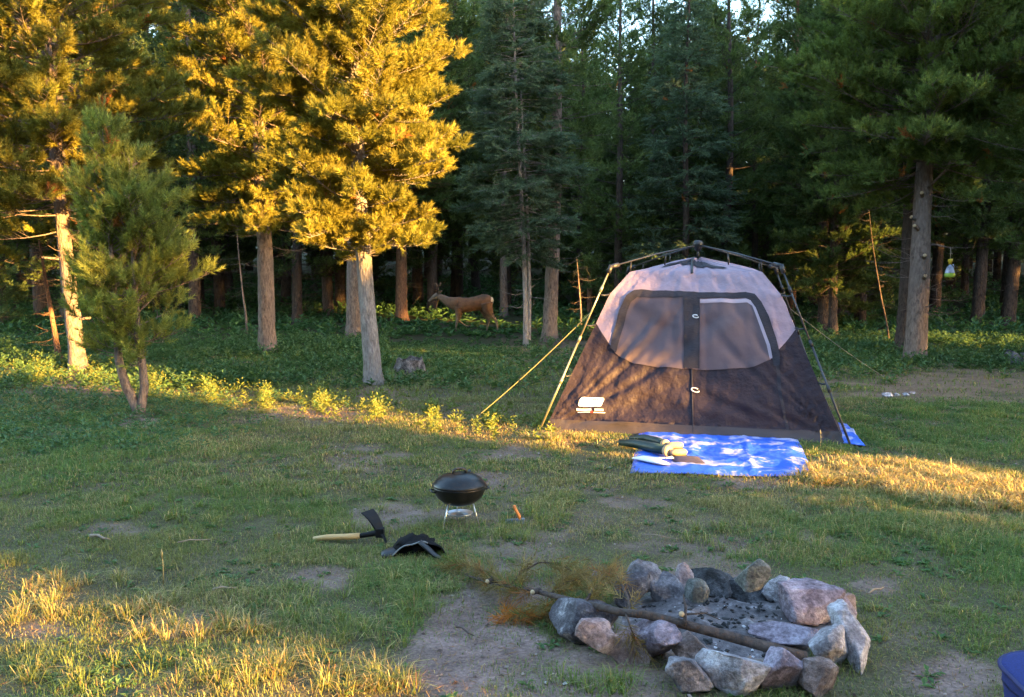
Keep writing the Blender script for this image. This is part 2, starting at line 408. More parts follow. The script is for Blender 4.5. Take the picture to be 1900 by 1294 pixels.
# seed stalks that stand up alone
# ---------------------------------------------------------------- low leafy weeds and forest undergrowth
G = Geo()
def plants(x, y, hp, nl, L, w, c1, c2, up=.35, stem=True):
    n = len(x); z = hgt(x, y)
    for k in range(nl):
        t = (k + .5) / nl; az = R.rand(n) * 6.283; hh = hp * (t * .95 if stem else .05)
        el = up + .9 * t * R.rand(n)
        D = np.stack([np.cos(az) * np.cos(el), np.sin(az) * np.cos(el), np.sin(el)], 1)
        C = mix(c1, c2, R.rand(n)) * (.75 + .5 * R.rand(n))[:, None]
        B = np.stack([x + R.randn(n) * .012 * (1 + 8 * hp), y + R.randn(n) * .012 * (1 + 8 * hp), z + hh], 1)
        add_leaves(G, B, D, L * (.7 + .6 * R.rand(n)) * (1.15 - .5 * t), w * (.7 + .6 * R.rand(n)), C)
# lawn weeds near
n = 9500; x, y = scatter(n, 3, 11.5); ba, li, dr, lu, px, py = maps(x, y, hgt(x, y))
k = (R.rand(n) < (.16 + .8 * lu) * (1 - .7 * ba)) & excl(x, y, 1.2); plants(x[k], y[k], np.full(k.sum(), .05), 7, np.full(k.sum(), .045), np.full(k.sum(), .02), (.06, .13, .045), (.11, .18, .06), .25, False)
# taller weeds at left lush zone
n = 2600; x, y = scatter(n, 8, 12.5); px, py = to_px(x, y, 0 * x)
k = (px < 420 + 90 * R.randn(n)) & (py < 900) & (py > 730); plants(x[k], y[k], .05 + .12 * R.rand(k.sum()), 9, np.full(k.sum(), .06), np.full(k.sum(), .024), (.06, .13, .06), (.1, .19, .085), .3)
# upright bright plants along the sunny strip under the left pines
n = 700; t = R.rand(n); t = t + .03 * np.sin(t * 60); qx = 20 + 1000 * t; qy = np.interp(qx, [0, 250, 420, 640, 830, 1020], [684, 712, 726, 752, 775, 792]) + R.randn(n) * 13
pp = np.array([ground(a, b)[:2] for a, b in zip(qx, qy)])
plants(pp[:, 0], pp[:, 1], (.04 + .2 * R.rand(n) ** 1.8) * np.interp(qx, [0, 300, 700, 1000], [1.6, 1.15, .85, .5]), 11, .04 + .04 * R.rand(n), np.full(n, .022), (.15, .21, .045), (.26, .26, .065), .4)
# forest floor: ferny green cover getting sparser in the darkest places
n = 15000; x, y = scatter(n, 12.6, 24, .68, 1.5); z = hgt(x, y); ba, li, dr, lu, px, py = maps(x, y, z)
dens = (1 - li) * sstep(.3, .6, fbm(x * .6, y * .6, 3, 81)) * sstep(12.5, 15.5, y + np.where(px < 1000, 1.2, 0)) + .15 * (1 - li)
k = R.rand(n) < dens; x, y = x[k], y[k]; n = len(x)
sg = ground(760, 690); k = ~inquad(x, y, TENTQ, .1) & ~((np.abs(x - sg.x) < .5) & (y < sg.y + .5) & (y > sg.y - 1.4)); x, y = x[k], y[k]; n = len(x)
px_ = to_px(x, y, 0 * x)[0]
near_deer = (np.abs(px_ - 850) < 130) & (y > 16.5)
plants(x, y, (.06 + .2 * R.rand(n)) * np.where(near_deer, .25, 1), 9, np.where(near_deer, .06, .11), np.full(n, .04), (.06, .125, .045), (.11, .18, .07), .35)
n = 9000; x, y = scatter(n, 24, 46, .7, 3); plants(x, y, (.1 + .3 * R.rand(n)) * np.where((np.abs(to_px(x, y, 0 * x)[0] - 860) < 130) & (y < 29), .12, 1), 7, np.full(n, .24), np.full(n, .085), (.055, .13, .05), (.1, .19, .075), .35)
tag(G.build('undergrowth', M['leaf'], smooth=False), 'green leafy undergrowth and weeds along the edge of the pine woods', kind='stuff')

# grit, bark crumbs and dead needles lying on the bare soil
n = 90000; x, y = scatter(n, 2.9, 12); ba, li, dr, lu, px, py = maps(x, y, hgt(x, y)); k = (R.rand(n) < np.maximum(ba, li) * .55 + .05) & (firem(x, y) > .9) & ~inquad(x, y, TENTQ, 0) & ~inquad(x, y, TARPQ, 0); x, y = x[k], y[k]; n = len(x)
B = np.stack([x, y, hgt(x, y) + .004], 1); az = R.rand(n) * 6.28; s_ = (.0025 + .009 * R.rand(n) ** 4) * np.where(y > 7, 1.6, 1); nd = R.rand(n) < .55
L_ = np.where(nd, .03, s_ * 1.3); W_ = np.where(nd, .0016 * np.where(y > 6, 2, 1), s_); d = np.stack([np.cos(az), np.sin(az), R.randn(n) * .08], 1); sd = np.stack([-np.sin(az), np.cos(az), 0 * az], 1); up = np.zeros((n, 3)); up[:, 2] = np.where(nd, .002, s_ * .8)
V = np.stack([B - d * L_[:, None], B + sd * W_[:, None], B + d * L_[:, None], B - sd * W_[:, None], B + up], 1).reshape(-1, 3); b = np.arange(n)[:, None] * 5
c = mix((.07, .045, .035), (.42, .34, .29), (R.rand(n) ** 2)); c = np.where(nd[:, None], mix((.2, .1, .05), (.34, .22, .12), R.rand(n)), c)
G = Geo(); G.add(V, np.vstack([b + np.array([q]) for q in ((0, 1, 4), (1, 2, 4), (2, 3, 4), (3, 0, 4))]), None, np.repeat(c, 5, 0))
tag(G.build('litter', pbr('forest_litter', (.2, .15, .1), .9, usecol=True, spec=.2), smooth=False), 'fine grit, bark crumbs and fallen needles on the bare soil', kind='stuff')
# ---------------------------------------------------------------- trees
def nrm(a): return a / (np.linalg.norm(a, axis=-1, keepdims=True) + 1e-9)
def needles(G, P, D, L, C, nn, nl, nw, rs, a0=1.15, a1=.45):
    S = len(P); P = np.asarray(P); D = nrm(np.asarray(D)); L = np.asarray(L)
    ref = np.where(np.abs(D[:, 2:3]) < .9, np.array([[0, 0, 1.]]), np.array([[1., 0, 0]]))
    e1 = nrm(np.cross(D, ref)); e2 = np.cross(D, e1)
    t = (np.arange(nn)[None] + rs.rand(S, nn)) / nn; t = .05 + .95 * t
    ph = rs.rand(S, nn) * 6.2832; al = a0 + (a1 - a0) * t + rs.randn(S, nn) * .12
    base = P[:, None] + D[:, None] * (L[:, None] * t)[..., None]
    dr = D[:, None] * np.cos(al)[..., None] + (e1[:, None] * np.cos(ph)[..., None] + e2[:, None] * np.sin(ph)[..., None]) * np.sin(al)[..., None]
    sd = nrm(np.cross(dr, rs.randn(S, nn, 3))) * (nw / 2)
    tip = base + dr * (nl * (.7 + .5 * rs.rand(S, nn)))[..., None]
    V = np.stack([base - sd, base + sd, tip], 2).reshape(-1, 3)
    Cc = np.repeat(np.asarray(C)[:, None, :] * (.75 + .5 * rs.rand(S, nn, 1)), 3, axis=1).reshape(-1, 3)
    G.add(V, np.arange(len(V)).reshape(-1, 3), None, Cc)

class Tree:
    """grows one conifer: woody mesh (trunk, limbs, dead twigs) and a crown of needle shoots"""
    def __init__(s, seed): s.rs = np.random.RandomState(seed); s.W = Geo(); s.P = []; s.D = []; s.L = []; s.C = []; s.path = None
    def trunk(s, H, r, lean=(0, 0), wob=.05, sides=14, flare=1.35, n=40, base=(0, 0), zoff=-.15, r_top=.012):
        rs = s.rs; z = np.concatenate([np.linspace(zoff, 1.2, 10), np.linspace(1.3, H, n)])
        ph = rs.rand(4) * 6.28
        cx = base[0] + lean[0] * z + wob * (np.sin(z * .7 + ph[0]) - math.sin(ph[0])) * np.clip(z, 0, 1)
        cy = base[1] + lean[1] * z + wob * (np.sin(z * .55 + ph[1]) - math.sin(ph[1])) * np.clip(z, 0, 1)
        rad = r * (1 - .93 * np.clip(z / H, 0, 1) ** 1.05) * (1 + (flare - 1) * np.exp(-np.clip(z, 0, 9) / .18)) + r_top * .3
        s.path = np.stack([cx, cy, z], 1); s.H = H; s.r = r
        s.W.tube(s.path, rad, sides, rough=.12, seed=rs.randint(9999), up=(1, 0, 0))
    def c(s, z): return np.array([np.interp(z, s.path[:, 2], s.path[:, k]) for k in range(2)] + [z])
    def rad(s, z): return s.r * (1 - .93 * min(1, max(0, z / s.H)))
    def shoot(s, p, d, l, c): s.P.append(p); s.D.append(d); s.L.append(l); s.C.append(c)
    def dead(s, z0, z1, n, L=.5, r=.008):
        rs = s.rs
        for i in range(n):
            z = z0 + (z1 - z0) * rs.rand(); az = rs.rand() * 6.28; l = L * (.3 + .9 * rs.rand()); p = s.c(z)
            d = np.array([math.cos(az), math.sin(az), -.15 + .35 * rs.rand()]); pts = [p + d * l * t + np.array([0, 0, -.12 * l * math.sin(t * 3)]) + rs.randn(3) * .02 * l for t in (0, .35, .7, 1)]
            s.W.tube(pts, [r, r * .8, r * .55, r * .2], 4)
            if rs.rand() < .7 and l > .25:
                for q in range(2):
                    b = pts[1 + q]; dd = d + rs.randn(3) * .6; s.W.tube([b, b + dd * l * .25, b + dd * l * .45 + np.array([0, 0, -.03])], [r * .5, r * .35, r * .12], 3)
    def crown(s, z0, R, dz=.3, per=5, lat=8, cols=((.06, .1, .03), (.1, .14, .04)), droop=-.2, rise=.9, prof=None, sl=.17, flat=False, brown=.015, azf=None, zmax=None, up=.5, shape=.65, sub=3):
        rs = s.rs; z = z0; c1 = np.array(cols[0]); c2 = np.array(cols[1])
        while z < s.H - .15:
            t = (z - z0) / (s.H - z0)
            pr = prof(t) if prof else (min(1, .55 + t * 2.2) * (1 - t) ** shape)
            lo = zmax is not None and z > zmax
            for k in range(max(2, per - (2 if lo else 0))):
                az = rs.rand() * 6.2832; L = R * pr * (.6 + .5 * rs.rand())
                if azf: L *= azf(az, z)
                if L < .12: continue
                el = droop + (rise - droop) * t + rs.randn() * (.22 if not flat else .1)
                zz = z + rs.randn() * dz * .3; zz = min(zz, s.H - .05)
                h = np.array([math.cos(az), math.sin(az), 0.]); sdv = np.array([-h[1], h[0], 0.])
                tt = np.linspace(0, 1, 6); curve = (.35 if not flat else -.05)
                p0 = s.c(zz); bend = rs.randn() * .18
                pts = np.array([p0 + h * L * q * math.cos(el) + sdv * L * bend * q * q + np.array([0, 0, L * (math.sin(el) * q + curve * q * q * .6)]) for q in tt])
                rb = min(.3 * s.rad(zz) + .002, .006 * L + .003)
                s.W.tube(pts, rb * (1 - .85 * tt) + .0012, 4, cap=False)
                nl = max(2, int(L * lat * (.55 if lo else 1)))
                tint = rs.rand(); bcol = c1 * (1 - tint) + c2 * tint
                bd = pts[-1] - pts[-2]; s.shoot(pts[-1], bd, sl * 1.15, bcol * 1.15)
                for j in range(nl):
                    q = .34 + .66 * (j + rs.rand()) / nl
                    b = np.array([np.interp(q, tt, pts[:, m]) for m in range(3)])
                    sg = 1 if (j % 2) else -1
                    d = h * math.cos(.85) + sdv * sg * math.sin(.85) * (.6 + .6 * rs.rand())
                    d[2] += (up * (.3 + .9 * rs.rand()) if not flat else -.12 + .2 * rs.randn())
                    d = d / np.linalg.norm(d); ll = (.30 * L * (1.05 - q) + .07) * (.7 + .6 * rs.rand())
                    e = b + d * ll; cc = bcol * (.65 + .65 * rs.rand())
                    if rs.rand() < brown * .35: cc = np.array((.34, .13, .04))
                    if not lo: s.W.tube([b, e], [.005, .002], 3, cap=False)
                    ns = 1 + int(sub * min(1, ll / .25) + rs.rand())
                    for m in range(ns):
                        f = (.45 if not flat else .05) + (.55 if not flat else .95) * (m + .5) / ns; o = b + (e - b) * f
                        sd2 = d + rs.randn(3) * (.5 if not flat else .28); sd2[2] += up * .6 if not flat else -.05
                        s.shoot(o, sd2, sl * (.7 + .5 * rs.rand()), cc * (.9 + .25 * f))
                    s.shoot(e, d + np.array([0, 0, up * .8 if not flat else 0]), sl, cc * 1.12)
            z += dz * (.8 + .4 * rs.rand()) * (1.25 if lo else 1)
    def tip(s, l=.3):
        rs = s.rs
        for k in range(6): s.shoot(s.c(s.H - .05 - .05 * k), np.array([rs.randn() * .2, rs.randn() * .2, 1]), l, s.C[-1] if s.C else (.08, .12, .03))
    def finish(s, name, label, loc, bark, nn=26, nl=.055, nw=.006, group=None, rotz=0, cat='tree', trunkname='trunk', a0=1.15, a1=.45):
        o = thing(name, label, cat, loc, rotz, group)
        s.W.build(trunkname, bark, o)
        if s.P:
            G = Geo(); needles(G, s.P, s.D, s.L, s.C, nn, nl, nw, s.rs, a0, a1); G.build('crown', M['needle'], o, smooth=False)
        return o
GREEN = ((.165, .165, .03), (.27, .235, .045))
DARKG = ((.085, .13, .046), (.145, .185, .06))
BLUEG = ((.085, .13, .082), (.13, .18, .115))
def leanx(px0, py0, px1, py1, Y): return ((px1 - px0) / (py0 - py1))
WOODS = 'pines at the edge of the clearing'
# sunlit main pine in the middle left
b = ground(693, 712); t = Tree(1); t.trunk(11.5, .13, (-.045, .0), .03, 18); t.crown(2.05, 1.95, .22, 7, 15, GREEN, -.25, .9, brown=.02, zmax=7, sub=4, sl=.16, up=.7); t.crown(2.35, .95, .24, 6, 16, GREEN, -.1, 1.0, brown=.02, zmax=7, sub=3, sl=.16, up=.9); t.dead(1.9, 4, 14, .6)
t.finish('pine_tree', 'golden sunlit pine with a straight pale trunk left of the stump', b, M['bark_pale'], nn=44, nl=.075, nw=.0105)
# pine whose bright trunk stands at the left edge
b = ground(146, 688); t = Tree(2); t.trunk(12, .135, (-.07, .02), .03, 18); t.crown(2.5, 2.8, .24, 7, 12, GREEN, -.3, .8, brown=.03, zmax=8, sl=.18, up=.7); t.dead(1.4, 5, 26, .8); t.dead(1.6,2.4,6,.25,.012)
for (z, az) in ((1.95, 3.4), (.9, 0.1), (1.1, 6.1), (.45, 0)):
    p = t.c(z); d = np.array([math.cos(az), math.sin(az) - .3, .1]); t.W.tube([p, p + d * .34], [.024, .02], 8)
t.finish('pine_tree', 'leaning pine with a blazing orange lower trunk near the left edge', b, M['bark'], nn=42, nl=.078, nw=.0125)
# bushy twin stemmed young pine
b = ground(256, 765); t = Tree(3)
t.trunk(3.42, .05, (-.1, 0), .05, 10, n=30, base=(0, 0)); t.path[:, 0] = np.interp(t.path[:, 2], [-.15, 0, .18, .35, .6, .9, 3.6], [.0, .0, -.07, -.15, -.2, -.21, -.33]); t.W = Geo(); t.W.tube(t.path, np.interp(t.path[:, 2], [-.2, 0, .8, 3.5], [.065, .06, .043, .006]), 10, rough=.1)
t.crown(.72, .62, .16, 6, 12, ((.17, .2, .048), (.25, .265, .062)), .1, 1.0, sl=.15, up=1.1, brown=.02, shape=.5, sub=3)
t.tip()
p1 = t
t2 = Tree(33); t2.trunk(2.95, .045, (0, 0), .03, 10, n=30); t2.path[:, 0] = np.interp(t2.path[:, 2], [-.15, 0, .3, .6, .9, 3.3], [.02, .03, .085, .07, .03, .0]); t2.W = Geo(); t2.W.tube(t2.path, np.interp(t2.path[:, 2], [-.2, 0, .8, 3.2], [.06, .055, .042, .006]), 10, rough=.1)
t2.crown(.68, .74, .16, 6, 12, ((.16, .195, .048), (.24, .26, .062)), .05, .9, sl=.15, up=1.1, brown=.02, shape=.5, sub=3, azf=lambda a, z: 1.15 if math.cos(a) > .3 else .8)
t2.tip()
o = p1.finish('young_pine', 'short bushy green pine forking into two thin stems near the ground', b, M['bark'], nn=46, nl=.07, nw=.0075)
o2 = t2.W.build('stem', M['bark'], o); G = Geo(); needles(G, t2.P, t2.D, t2.L, t2.C, 46, .07, .0075, t2.rs); G.build('crown', M['needle'], o, smooth=False)
# second pine behind, left of the main one
b = ground(497, 657); t = Tree(4); t.trunk(13.5, .18, (-.02, 0), .03, 16); t.crown(2.8, 2.7, .28, 6, 12, GREEN, -.3, .8, brown=.02, zmax=9, sl=.18, up=.7); t.crown(3.1, 1.1, .3, 5, 14, GREEN, -.1, 1.0, zmax=9, sub=3, sl=.18, up=.9); t.dead(1.7, 4, 22, .9)
t.finish('pine_tree', 'pine with a shaded grey trunk under a golden crown right of the bushy pine', b, M['bark'], nn=40, nl=.08, nw=.015)
# thick trunk just behind the main pine
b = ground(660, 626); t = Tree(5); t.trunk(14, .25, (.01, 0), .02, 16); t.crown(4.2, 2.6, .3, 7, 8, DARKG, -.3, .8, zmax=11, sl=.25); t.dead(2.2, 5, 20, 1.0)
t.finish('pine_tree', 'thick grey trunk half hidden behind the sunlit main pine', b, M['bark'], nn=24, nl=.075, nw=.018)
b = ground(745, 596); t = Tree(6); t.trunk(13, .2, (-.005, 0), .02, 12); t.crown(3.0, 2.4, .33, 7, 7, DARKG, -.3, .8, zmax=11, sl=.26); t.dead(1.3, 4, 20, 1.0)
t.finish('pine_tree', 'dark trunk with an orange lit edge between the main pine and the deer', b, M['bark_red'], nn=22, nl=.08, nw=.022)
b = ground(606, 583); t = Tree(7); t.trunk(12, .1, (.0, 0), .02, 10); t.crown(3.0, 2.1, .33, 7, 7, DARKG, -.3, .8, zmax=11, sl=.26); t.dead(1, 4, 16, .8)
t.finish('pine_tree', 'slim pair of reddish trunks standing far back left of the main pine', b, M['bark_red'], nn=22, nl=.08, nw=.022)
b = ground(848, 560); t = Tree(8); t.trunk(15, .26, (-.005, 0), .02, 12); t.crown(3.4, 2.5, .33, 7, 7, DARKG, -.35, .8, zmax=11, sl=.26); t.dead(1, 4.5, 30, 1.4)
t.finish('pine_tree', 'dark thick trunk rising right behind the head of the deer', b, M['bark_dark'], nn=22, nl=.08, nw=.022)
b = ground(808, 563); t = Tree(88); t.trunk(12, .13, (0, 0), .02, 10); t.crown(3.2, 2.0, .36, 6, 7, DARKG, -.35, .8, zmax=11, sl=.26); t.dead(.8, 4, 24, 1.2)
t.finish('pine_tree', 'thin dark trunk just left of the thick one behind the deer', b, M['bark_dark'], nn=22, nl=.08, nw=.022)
# bluish spruce with two thin pale stems
b = ground(976, 642); t = Tree(9); t.trunk(9.6, .06, (-.035, 0), .03, 12, n=40); pth = t.path.copy(); pth[:, 0] += np.interp(pth[:, 2], [0, .5, 3, 9], [.07, .1, .13, .1]); pth[:, 1] += .14; t.W.tube(pth[:34], np.linspace(.05, .02, 34), 10, rough=.1)
t.crown(2.3, 1.8, .17, 7, 12, BLUEG, -.28, .35, sl=.2, flat=True, brown=0, shape=.55, prof=lambda q: min(1, .45 + 2.6 * q) * (1 - q) ** .6, up=.1, sub=4); t.dead(.9, 2.8, 14, .7)
t.finish('spruce_tree', 'bluish spruce with drooping sprays on two thin whitish stems', b, M['bark_pale'], nn=34, nl=.042, nw=.013, a0=1.2, a1=.7)
b = ground(1020, 634); t = Tree(10); t.trunk(15, .19, (.02, 0), .03, 14); t.crown(4.0, 1.9, .36, 6, 7, DARKG, -.25, .8, zmax=99, sl=.24); t.dead(1.5, 4.6, 26, 1.0)
t.finish('pine_tree', 'tall bare trunked pine standing just right of the bluish spruce', b, M['bark'], nn=24, nl=.075, nw=.018)
b = ground(935, 588); t = Tree(101); t.trunk(9.4, .14, (0, 0), .02, 10); t.crown(2.6, 1.5, .25, 6, 10, ((.075, .115, .035), (.13, .15, .04)), 0, 1.0, up=.9, zmax=99)
t.finish('pine_tree', 'yellowish green pine top showing above the bluish spruce', b, M['bark'], nn=26, nl=.08, nw=.018)
# the big right hand pine
b = ground(1697, 670); t = Tree(11); t.trunk(13, .2, (.03, 0), .03, 20, flare=1.25, r_top=.03)
def az11(a, z): return 1.0
t.crown(3.5, 3.1, .24, 8, 10, ((.12, .17, .048), (.19, .235, .064)), -.25, .8, brown=.02, zmax=8.5, sl=.19, up=.7); t.crown(3.9, 1.3, .26, 6, 13, ((.12, .17, .048), (.19, .235, .064)), -.1, 1.0, zmax=8.5, sub=3, sl=.19, up=.9); t.dead(1.0, 4.6, 46, 1.1)
# the low leafy limb in front, the stubs of sawn limbs and the twig that carries the trap
for (z, az, l) in ((2.55, 3.9, .18), (2.0, 4.6, .1), (2.75, 3.5, .12), (1.6, 4.7, .1), (3.2, 4.2, .14)):
    p = t.c(z); d = np.array([math.cos(az), math.sin(az), .35]); rr = t.rad(z) * .95; t.W.tube([p + d * rr * .5, p + d * (rr + l)], [.045, .04], 8, cap=False)
    t.stubs = getattr(t, 'stubs', []) + [(p + d * (rr + l), d)]
for k in range(46):
    rs = t.rs; q = rs.rand(); c0 = np.array([.05 + .5 * q, -.75 - .3 * rs.rand(), 3.75 + 1.35 * rs.rand()]); w = .42 * (1 - (c0[2] - 3.75) / 1.6)
    c0[0] = .25 + rs.randn() * w * .6; d = np.array([rs.randn() * .4, -.3 + rs.randn() * .3, .9])
    for m in range(4): t.shoot(c0 + rs.randn(3) * .09, d + rs.randn(3) * .35, .2, np.array((.1, .15, .045)) * (.8 + .5 * rs.rand()))
t.W.tube([t.c(3.4) + np.array([0, -.2, 0]), np.array([.2, -.6, 3.7]), np.array([.27, -.85, 4.2]), np.array([.3, -.9, 5.0])], [.03, .025, .018, .006], 6)
trapP = Vector(at(1764, 462, b.y - .25)); q = np.array(trapP) - np.array(b)
t.W.tube([t.c(q[2] + .06), t.c(q[2] + .06) * .45 + q * .55 + np.array([0, 0, .06]), q + np.array([.0, 0, .012]), q + np.array([.12, 0, -.03])], [.022, .014, .009, .004], 6)
o = t.finish('pine_tree', 'stout dark pine on the right with pale sawn stubs and a hanging trap', b, M['bark'], nn=38, nl=.078, nw=.0135)
for p, d in t.stubs:
    cut = Geo(); cut.tube([p - d * .01, p + d * .006], [.036, .034], 10); cut.build('sawn_stub', M['cutwood'], o)
b2 = ground(1676, 655); t = Tree(12); t.trunk(14, .18, (.03, 0), .03, 16); t.crown(3.6, 2.7, .3, 7, 8, DARKG, -.25, .8, zmax=10, sl=.24); t.dead(1, 4.5, 34, 1.1)
t.finish('pine_tree', 'black shaded trunk close behind the stout pine on the right', b2, M['bark_dark'], nn=24, nl=.075, nw=.016)
b = ground(1813, 606); t = Tree(13); t.trunk(13, .19, (.012, 0), .03, 12); t.crown(2.6, 2.5, .32, 7, 7, DARKG, -.3, .8, zmax=11, sl=.26); t.dead(.8, 4, 34, 1.3)
t.finish('pine_tree', 'dark trunk right of the hanging trap with undergrowth at its foot', b, M['bark_dark'], nn=22, nl=.08, nw=.022)
# broad bright boughs: right edge tree and the light green tree right of the tent top
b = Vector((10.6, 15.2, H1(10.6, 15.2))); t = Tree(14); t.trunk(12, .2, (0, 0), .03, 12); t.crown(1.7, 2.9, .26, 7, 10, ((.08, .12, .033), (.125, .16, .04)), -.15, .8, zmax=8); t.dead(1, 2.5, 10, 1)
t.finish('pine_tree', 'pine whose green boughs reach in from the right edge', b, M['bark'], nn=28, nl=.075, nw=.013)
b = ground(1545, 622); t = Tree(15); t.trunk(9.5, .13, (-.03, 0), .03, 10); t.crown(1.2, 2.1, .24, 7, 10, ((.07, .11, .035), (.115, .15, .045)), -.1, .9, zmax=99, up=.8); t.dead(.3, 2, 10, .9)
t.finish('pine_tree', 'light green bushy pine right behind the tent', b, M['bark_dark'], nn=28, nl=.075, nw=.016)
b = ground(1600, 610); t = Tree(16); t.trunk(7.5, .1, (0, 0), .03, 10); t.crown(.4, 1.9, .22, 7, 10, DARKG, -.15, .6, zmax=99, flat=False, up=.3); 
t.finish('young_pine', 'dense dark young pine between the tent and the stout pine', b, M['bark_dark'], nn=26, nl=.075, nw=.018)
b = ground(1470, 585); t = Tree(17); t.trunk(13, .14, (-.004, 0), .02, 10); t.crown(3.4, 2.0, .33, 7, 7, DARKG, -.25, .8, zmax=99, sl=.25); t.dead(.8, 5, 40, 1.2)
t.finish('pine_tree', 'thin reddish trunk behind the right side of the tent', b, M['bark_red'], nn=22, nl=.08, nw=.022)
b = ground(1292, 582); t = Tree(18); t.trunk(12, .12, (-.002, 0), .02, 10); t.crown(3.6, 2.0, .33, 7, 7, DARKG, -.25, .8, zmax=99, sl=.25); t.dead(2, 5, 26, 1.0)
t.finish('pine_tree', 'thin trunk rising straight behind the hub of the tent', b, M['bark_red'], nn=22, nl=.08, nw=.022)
# tree out at the left edge whose lit boughs hang into view
b = Vector((-10.9, 16.5, H1(-10.9, 16.5))); t = Tree(19); t.trunk(12, .2, (0, 0), .03, 12); t.crown(2.1, 2.6, .28, 7, 9, GREEN, -.3, .8, brown=.03, zmax=8, sl=.21)
t.finish('pine_tree', 'pine at the left edge with low orange lit boughs', b, M['bark'], nn=30, nl=.07, nw=.012)
# dead sapling, thin saplings and the sunlit snag
b = ground(110, 668); t = Tree(20); t.trunk(2.6, .05, (-.13, .0), .01, 8, n=20, r_top=.04); t.dead(.2, 2.5, 44, .32, .006); t.dead(1.9, 2.6, 14, .6, .008)
t.finish('dead_sapling', 'bare dead sapling leaning left with many short twigs', b, M['bark_red'], cat='dead tree')
for i, (a, bb, H, r, ln, lab) in enumerate(((459, 622, 3.2, .032, -.02, 'thin grey sapling stem left of the shaded grey trunk'), (1078, 612, 2.1, .034, -.01, 'thin pale sapling stem behind the yellow guy rope'), (1650, 640, 3.3, .022, -.1, 'thin bent sapling stem just left of the stout pine'))):
    b = ground(a, bb); t = Tree(40 + i); t.trunk(H, r, (ln, 0), .12, 7, n=20); t.dead(.5, H, 26, .5, .004)
    t.finish('bare_sapling', lab, b, M['bark' if i < 2 else 'bark_dark'], cat='sapling')
b = ground(1094, 594); t = Tree(50); t.trunk(1.75, .085, (.0, 0), .01, 10, n=14, r_top=.2); t.W = Geo(); t.W.tube(t.path, np.full(len(t.path), .085), 10, rough=.25, seed=4); t.dead(.6, 1.7, 8, .5)
t.finish('broken_snag', 'short broken snag glowing orange just left of the tent', b, M['bark_red'], cat='dead tree')

# ---------------------------------------------------------------- deeper woods: a few grown kinds, copied
def proto(seed, H, r, z0, Rr, cols, nn, nw, per=6, lat=6, dz=.34, bark='bark_dark', flat=False, sl=.28):
    t = Tree(seed); t.trunk(H, r, (0, 0), .05, 9, n=16)
    t.crown(z0, Rr, dz, per, lat, cols, -.3, .75, zmax=99, sl=sl, flat=flat, up=.5 if not flat else .1, sub=2); t.dead(.6, z0, 26, 1.2)
    return t
PR = [proto(201, 12.5, .15, 1.3, 2.1, DARKG, 15, .02), proto(202, 14.5, .18, 1.9, 2.2, ((.055, .085, .03), (.095, .12, .035)), 15, .02), proto(203, 11.5, .12, .7, 1.9, DARKG, 15, .02),
      proto(204, 17, .2, 2.8, 2.3, DARKG, 15, .02), proto(205, 12, .13, .7, 2.0, BLUEG, 16, .022, 7, 7, .27, flat=True)]
REG = [(-400, 330, 'dark pine crowded in the shaded woods behind the left edge pines', 'background pines on the left'),
       (330, 760, 'dim pine standing deep in the woods behind the golden crowns', 'background pines behind the golden trees'),
       (760, 1130, 'dim pine standing deep in the woods between the deer and the tent', 'background pines behind the deer'),
       (1130, 1500, 'dark green pine in the tall woods directly behind the tent', 'background pines behind the tent'),
       (1500, 2300, 'dark green pine deep in the woods behind the stout right pine', 'background pines on the right')]
made = {}
rs = np.random.RandomState(77); placed = []
def put(k, x, y, s, rot):
    px = 950 + F * x / y
    reg = [q for q in REG if q[0] <= px < q[1]]
    if not reg: return
    loc = (x, y, H1(x, y) - .05)
    if k not in made:
        made[k] = PR[k].finish('spruce_tree' if k == 4 else 'pine_tree', reg[0][2], loc, M['bark_dark'], nn=[15, 15, 15, 15, 20][k], nl=.1 if k != 4 else .07, nw=.028, group=reg[0][3], rotz=rot)
        o = made[k]; o.scale = (s,) * 3
    else:
        src = made[k]; o = src.copy(); COL.objects.link(o)
        o.location = loc; o.rotation_euler = (0, 0, rot); o.scale = (s,) * 3; o['label'] = reg[0][2]; o['group'] = reg[0][3]
        for ch in src.children:
            c = ch.copy(); c.parent = o; COL.objects.link(c)
    if k == 4: o['label'] = reg[0][2].replace('pine ', 'spruce ', 1)
tries = 0
while len(placed) < 130 and tries < 6000:
    tries += 1
    y = 25.5 + 24 * rs.rand() ** .9; px = -330 + 2560 * rs.rand(); x = (px - 950) / F * y
    if y < 31 and 700 < px < 1010: continue      # the glade the deer walks in
    if y < 28 and 1010 < px < 1130: continue
    if any((x - a) ** 2 + (y - c) ** 2 < 1.75 ** 2 for a, c in placed): continue
    centre = 990 < px < 1480
    k = rs.choice([0, 2, 2, 4]) if centre else rs.choice([0, 1, 1, 3, 3, 2])
    s = .85 + .3 * rs.rand()
    if centre: s *= .97
    placed.append((x, y)); put(k, x, y, s, rs.rand() * 6.28)
for k, px, y, s, rot in ((1, 1206, 33, .93, 1.0), (0, 1228, 40, 1.0, 2.0), (2, 1290, 31, 1.0, .5)): put(k, (px - 950) / F * y, y, s, rot)
